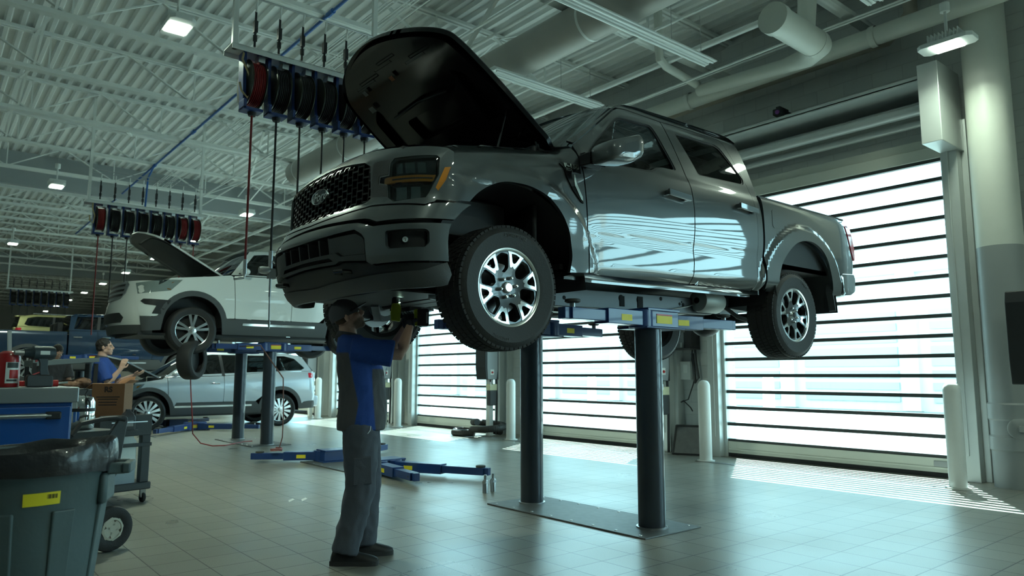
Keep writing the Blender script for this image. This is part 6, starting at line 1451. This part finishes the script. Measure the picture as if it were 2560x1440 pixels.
# tall pale pole behind
o = G().beam((.56, 5.6, 0), (.455, 5.6, 1.53), .05, .02).build('pale_pole', whiteg, None, ang=0); tag(o, 'pale grey slanted pole at the left picture edge above the red canister', 'pole')
# ---- pneumatic-tyred trolley
tg = mat('trolley_grey', (.045,.052,.056), .5, bump=.1, bscale=60)
tx, ty = 1.03, 6.3
t = thing('oil_drain_trolley', 'dark grey plastic trolley with arched handle and one big pneumatic wheel, behind the bin', 'trolley', (tx, ty, 0))
def TR(u, v, z): return (tx+u*.93-v*.37, ty+u*.37+v*.93, z)
secs = []
for z, w0, w1, d in ((.22,-.18,.08,.16),(.35,-.20,.10,.18),(.60,-.22,.12,.20),(.80,-.24,.14,.21),(.84,-.25,.15,.22)): secs.append([TR(*p, z) for p in rnd([(w0,-d),(w1,-d),(w1,d),(w0,d)], .05, 4)])
g = G(); g.grid(secs, closev=True); n = len(secs[0]); g.add(secs[0], [tuple(range(n))[::-1]]); g.add(secs[-1], [tuple(range(n))]); g.build('tub', tg, t)
G().prism(rnd([(.02,.40),(.14,.50),(.20,.93),(.15,.95),(.04,.80)], .05), lambda u, v, d: TR(u, d, v), -.22, -.19).build('side_fin', tg, t, bevel=.008)
G().prism(rnd([(.02,.40),(.14,.50),(.20,.93),(.15,.95),(.04,.80)], .05), lambda u, v, d: TR(u, d, v), .19, .22).build('side_fin', tg, t, bevel=.008)
G().tube([TR(-.22,-.21,.82), TR(-.16,-.21,.90), TR(.0,-.21,.925), TR(.1,-.21,.925), TR(.17,-.21,.91)], .018, 10).build('arched_handle', blackp, t)
g = G(); g.lathe([(.075,-.03),(.09,-.038),(.125,-.045),(.150,-.036),(.157,-.015),(.157,.015),(.150,.036),(.125,.045),(.09,.038),(.075,.03)], (0,0,0), (0,1,0), 40)
w_ = g.build('pneumatic_tyre', tyrem, None); w_.parent = t; w_.location = Vector(TR(.0,-.38,.157))-Vector((tx,ty,0)); w_.rotation_euler = (0,0,R(21.7)); w_['label'] = 'big black pneumatic tyre'
g = G(); g.lathe([(0,-.035),(.022,-.035),(.026,-.028)], (0,0,0), (0,1,0), 20)
for k in range(4): g.prism([(.015,-.03),(.078,-.038),(.078,.038),(.015,.03)], (lambda a: lambda u, v, d: (u*cos(a)-v*sin(a), d, u*sin(a)+v*cos(a)))(pi/2*k+.5), -.034, -.02)
g.lathe([(.064,-.04),(.078,-.036),(.078,.03)], (0,0,0), (0,1,0), 32)
r_ = g.build('cream_rim', mat('rim_cream', (.62,.60,.50), .5), w_); r_.location = (0,0,0); r_.data.transform(Matrix.Translation(Vector(w_.location)+Vector((tx,ty,0))))
G().cyl(TR(.0,-.34,.157), TR(.0,.30,.157), .012).build('wheel_axle', steel, t)
G().box((tx-.2, ty-.2, .12), (tx+.1, ty+.2, .25)).build('chassis', blackp, t, bevel=.01)
G().tube([TR(-.2,-.2,.15), TR(-.22,-.22,0.0)], .025, 10).build('support_leg', blackp, t)
# ---- utility cart with jerrycan
ux, uy = 1.64, 7.90; e1 = Vector((.97,.24,0)); e2 = Vector((-.24,.97,0))
def U(u, v, z): q = Vector((ux,uy,0))+e1*u+e2*v; return (q.x, q.y, z)
t = thing('utility_cart', 'grey plastic utility cart on casters holding a milky jerrycan on its lower shelf', 'cart', U(0,.4,0))
def UB(g, a, b): g.hexa([U(a[0],a[1],a[2]),U(b[0],a[1],a[2]),U(b[0],b[1],a[2]),U(a[0],b[1],a[2])], [U(a[0],a[1],b[2]),U(b[0],a[1],b[2]),U(b[0],b[1],b[2]),U(a[0],b[1],b[2])]); return g
g = UB(G(), (-.25,0,.70), (.25,.95,.80)); UB(g, (-.25,-.012,.655), (.25,.02,.86)); UB(g, (-.25,.0,.7), (-.23,.95,.83)); UB(g, (.23,.0,.7), (.25,.95,.86)); UB(g, (-.25,.93,.7), (.25,.95,.83)); g.build('top_tray', tg, t, ang=0, bevel=.006)
g = UB(G(), (-.27,-.02,.13), (.27,.97,.20)); g.build('bottom_tray', tg, t, ang=0, bevel=.012)
for u in (-.25,.165):
    for v in (.0,.87): UB(G(), (u,v,.20), (u+.085,v+.07,.70)).build('post', tg, t, ang=0, bevel=.006)
for u in (-.22,.22):
    for v in (.04,.90):
        c = Vector(U(u,v,.05)); s_ = G().lathe([(0,-.014),(.045,-.014),(.05,0),(.045,.014),(0,.014)], c, e1, 18).build('caster', rubber, t); G().beam(c+Vector((0,0,.0)), c+Vector((0,0,.085)), .04, .05).build('fork', steel, s_, ang=0)
UB(G(), (-.24,-.03,.55), (.25,-.015,.585)).build('strap_bar', tg, t, ang=0, bevel=.004)
UB(G(), (-.18,-.10,.79), (.16,-.085,.80)).build('bottle_rail', steel, t, ang=0)
UB(G(), (-.12,-.085,.70), (.10,.0,.715)).build('bottle_shelf', tg, t, ang=0)
jm = bpy.data.materials.new('milky_plastic'); jm.use_nodes = True; n_ = jm.node_tree.nodes; l_ = jm.node_tree.links; b_ = n_['Principled BSDF']
tc = n_.new('ShaderNodeTexCoord'); sp = n_.new('ShaderNodeSeparateXYZ'); cr = n_.new('ShaderNodeValToRGB'); l_.new(tc.outputs['Object'], sp.inputs[0]); mr = n_.new('ShaderNodeMapRange'); mr.inputs['From Min'].default_value = .0; mr.inputs['From Max'].default_value = .45
l_.new(sp.outputs['Z'], mr.inputs['Value']); l_.new(mr.outputs[0], cr.inputs[0]); l_.new(cr.outputs[0], b_.inputs['Base Color'])
cr.color_ramp.elements[0].color = (.30,.37,.42,1); cr.color_ramp.elements[1].color = (.78,.83,.80,1); cr.color_ramp.elements[0].position = .36; cr.color_ramp.elements[1].position = .40; b_.inputs['Roughness'].default_value = .4
jc = thing('jerrycan', 'milky white jerrycan half full of blue-grey fluid on the lower shelf of the utility cart', 'jerrycan', U(-.02,.12,.20))
secs = [[U(*p, z) for p in rnd([(-.15,.01),(.13,.01),(.13,.25),(-.15,.25)], .035, 4)] for z in (.202,.21,.60)]+[[U(*p, z) for p in rnd([(-.13,.03),(.11,.03),(.11,.23),(-.13,.23)], .035, 4)] for z in (.64,.65)]
g = G(); g.grid(secs, closev=True); n = len(secs[0]); g.add(secs[0], [tuple(range(n))[::-1]]); g.add(secs[-1], [tuple(range(n))]); g.build('tank', jm, jc)
G().tube([U(.02,.05,.62), U(.03,.04,.66), U(.09,.04,.665), U(.10,.05,.62)], .012, 8).build('grip', jm, jc); G().cyl(U(-.08,.12,.65), U(-.08,.12,.69), .03).build('cap', blackp, jc)
jg = thing('oil_jug', 'dark oil jug with handle held on the front rail of the utility cart', 'jug', U(-.01,-.045,.72))
g = G(); secs = [[U(-.01+a*s*.75, -.045+b*s*.5, .716+(z-.716)*.75) for a, b in rnd([(-.09,-.07),(.09,-.07),(.09,.07),(-.09,.07)], .03, 4)] for z, s in ((.716,.95),(.73,1),(.88,1),(.93,.7),(.96,.35),(.985,.3))]
g.grid(secs, closev=True); n = len(secs[0]); g.add(secs[0], [tuple(range(n))[::-1]]); g.add(secs[-1], [tuple(range(n))]); g.build('jug_body', mat('oil_jug_dark', (.03,.03,.034), .4), jg)
G().tube([U(.01,-.045,.87), U(.03,-.045,.915), U(.065,-.045,.905), U(.06,-.045,.85)], .009, 8).build('jug_handle', blackp, jg)
G().add([U(-.05,-.0815,.755), U(.03,-.0815,.755), U(.03,-.0815,.81), U(-.05,-.0815,.81)], [(0,1,2,3)]).build('jug_label', mat('jug_label', (.3,.3,.3), .5), jg, ang=0)
# cardboard box on the cart
kb = mat('cardboard', (.29,.135,.065), .8, var=.08); bxc = Vector(U(-.02,.42,.0))
t = thing('cardboard_box', 'open brown cardboard box with dark print standing on the utility cart', 'box', (bxc.x, bxc.y, .802))
f1 = Vector((.90,-.43,0)); f2 = Vector((.43,.90,0))
def X(u, v, z): u *= .82; q = bxc+Vector((.06,-.02,0))+f1*u+f2*v; return (q.x, q.y, .802+z*.86)
G().hexa([X(-.18,-.16,0),X(.18,-.16,0),X(.18,.16,0),X(-.18,.16,0)], [X(-.18,-.16,.42),X(.18,-.16,.42),X(.18,.16,.42),X(-.18,.16,.42)]).build('carton', kb, t, ang=0, bevel=.003)
for a, b, c_, d in (((.18,-.16,.42),(.18,.16,.42),(.24,.16,.45),(.24,-.16,.46)), ((-.18,-.16,.42),(-.18,.16,.42),(-.27,.14,.36),(-.27,-.15,.35)), ((-.0,.16,.42),(.18,.16,.42),(.19,.20,.50),(.05,.19,.47))):
    q = [X(*a),X(*b),X(*c_),X(*d)]; G().hexa(q, [Vector(p)+Vector((0,0,.004)) for p in q]).build('flap', kb, t, ang=0)
ink = mat('box_print', (.05,.03,.03), .8)
text('box_lettering', 'RS', .085, ink, t, lambda u, v, d: X(.0+u, -.1615-d, .35+v), .001, bold=.004)
for z, w_ in ((.26,.26),(.235,.22),(.20,.20),(.17,.20)): G().hexa([X(-w_/2,-.1612,z),X(w_/2,-.1612,z),X(w_/2,-.162,z),X(-w_/2,-.162,z)], [X(-w_/2,-.1612,z+.012),X(w_/2,-.1612,z+.012),X(w_/2,-.162,z+.012),X(-w_/2,-.162,z+.012)]).build('print_line', ink, t, ang=0)
# shiny canister on the trolley
t = thing('steel_canister', 'shiny steel canister with black band standing in the grey trolley, right of the blue cabinet', 'canister', TR(.0,.08,.84))
G().lathe([(0,0),(.095,0),(.10,.01),(.10,.20),(.085,.235),(.03,.25),(0,.25)], TR(.0,.08,.845), (0,0,1), 32).build('shell', chrome, t); G().lathe([(.101,.13),(.103,.135),(.103,.15),(.101,.155)], TR(.0,.08,.845), (0,0,1), 32).build('band', blackp, t); G().tube([TR(.03,.08,1.09), TR(.05,.08,1.14), TR(-.05,.08,1.14), TR(-.03,.08,1.09)], .007, 8).build('bail', blackp, t)
# bench standing in for an open car hood, between cabinet and workers
t = thing('bench_standin', 'dark bench with a pale grey raised shelf between the two far workers', 'bench', (1.35, 9.6, 0))
G().hexa([(1.0,9.45,1.34),(1.68,9.65,1.40),(1.62,9.95,1.40),(.95,9.75,1.34)], [(1.0,9.45,1.41),(1.68,9.65,1.45),(1.62,9.95,1.45),(.95,9.75,1.41)]).build('raised_shelf', mat('shelf_grey', (.10,.12,.125), .4), t, ang=0, bevel=.004)
G().hexa([(.92,9.35,1.02),(1.72,9.6,1.02),(1.62,10.1,1.02),(.82,9.85,1.02)], [(.92,9.35,1.08),(1.72,9.6,1.08),(1.62,10.1,1.08),(.82,9.85,1.08)]).build('bench_top', blackp, t, ang=0, bevel=.004)
for x, y in ((1.02,9.47),(1.65,9.67),(1.6,9.92),(.98,9.73)): G().box((x-.02,y-.02,0),(x+.02,y+.02,1.38)).build('bench_leg', blackp, t, ang=0)
t = thing('rag_heap', 'brown crumpled rag lying on the dark stand-in bench', 'rag', (1.40, 9.70, 1.082))
g = G(); eb(g, lambda a, b, c: (1.40+a, 9.70+b, 1.132+c), (0,0,0), (.16,.12,.05)); eb(g, lambda a, b, c: (1.40+a, 9.70+b, 1.132+c), (.12,0,.03), (.09,.10,.05)); blob('rag', g, [mat('rag_brown', (.12,.06,.035), .9)], t, .012, 2, folds=.015, fs_=(16,16,16))
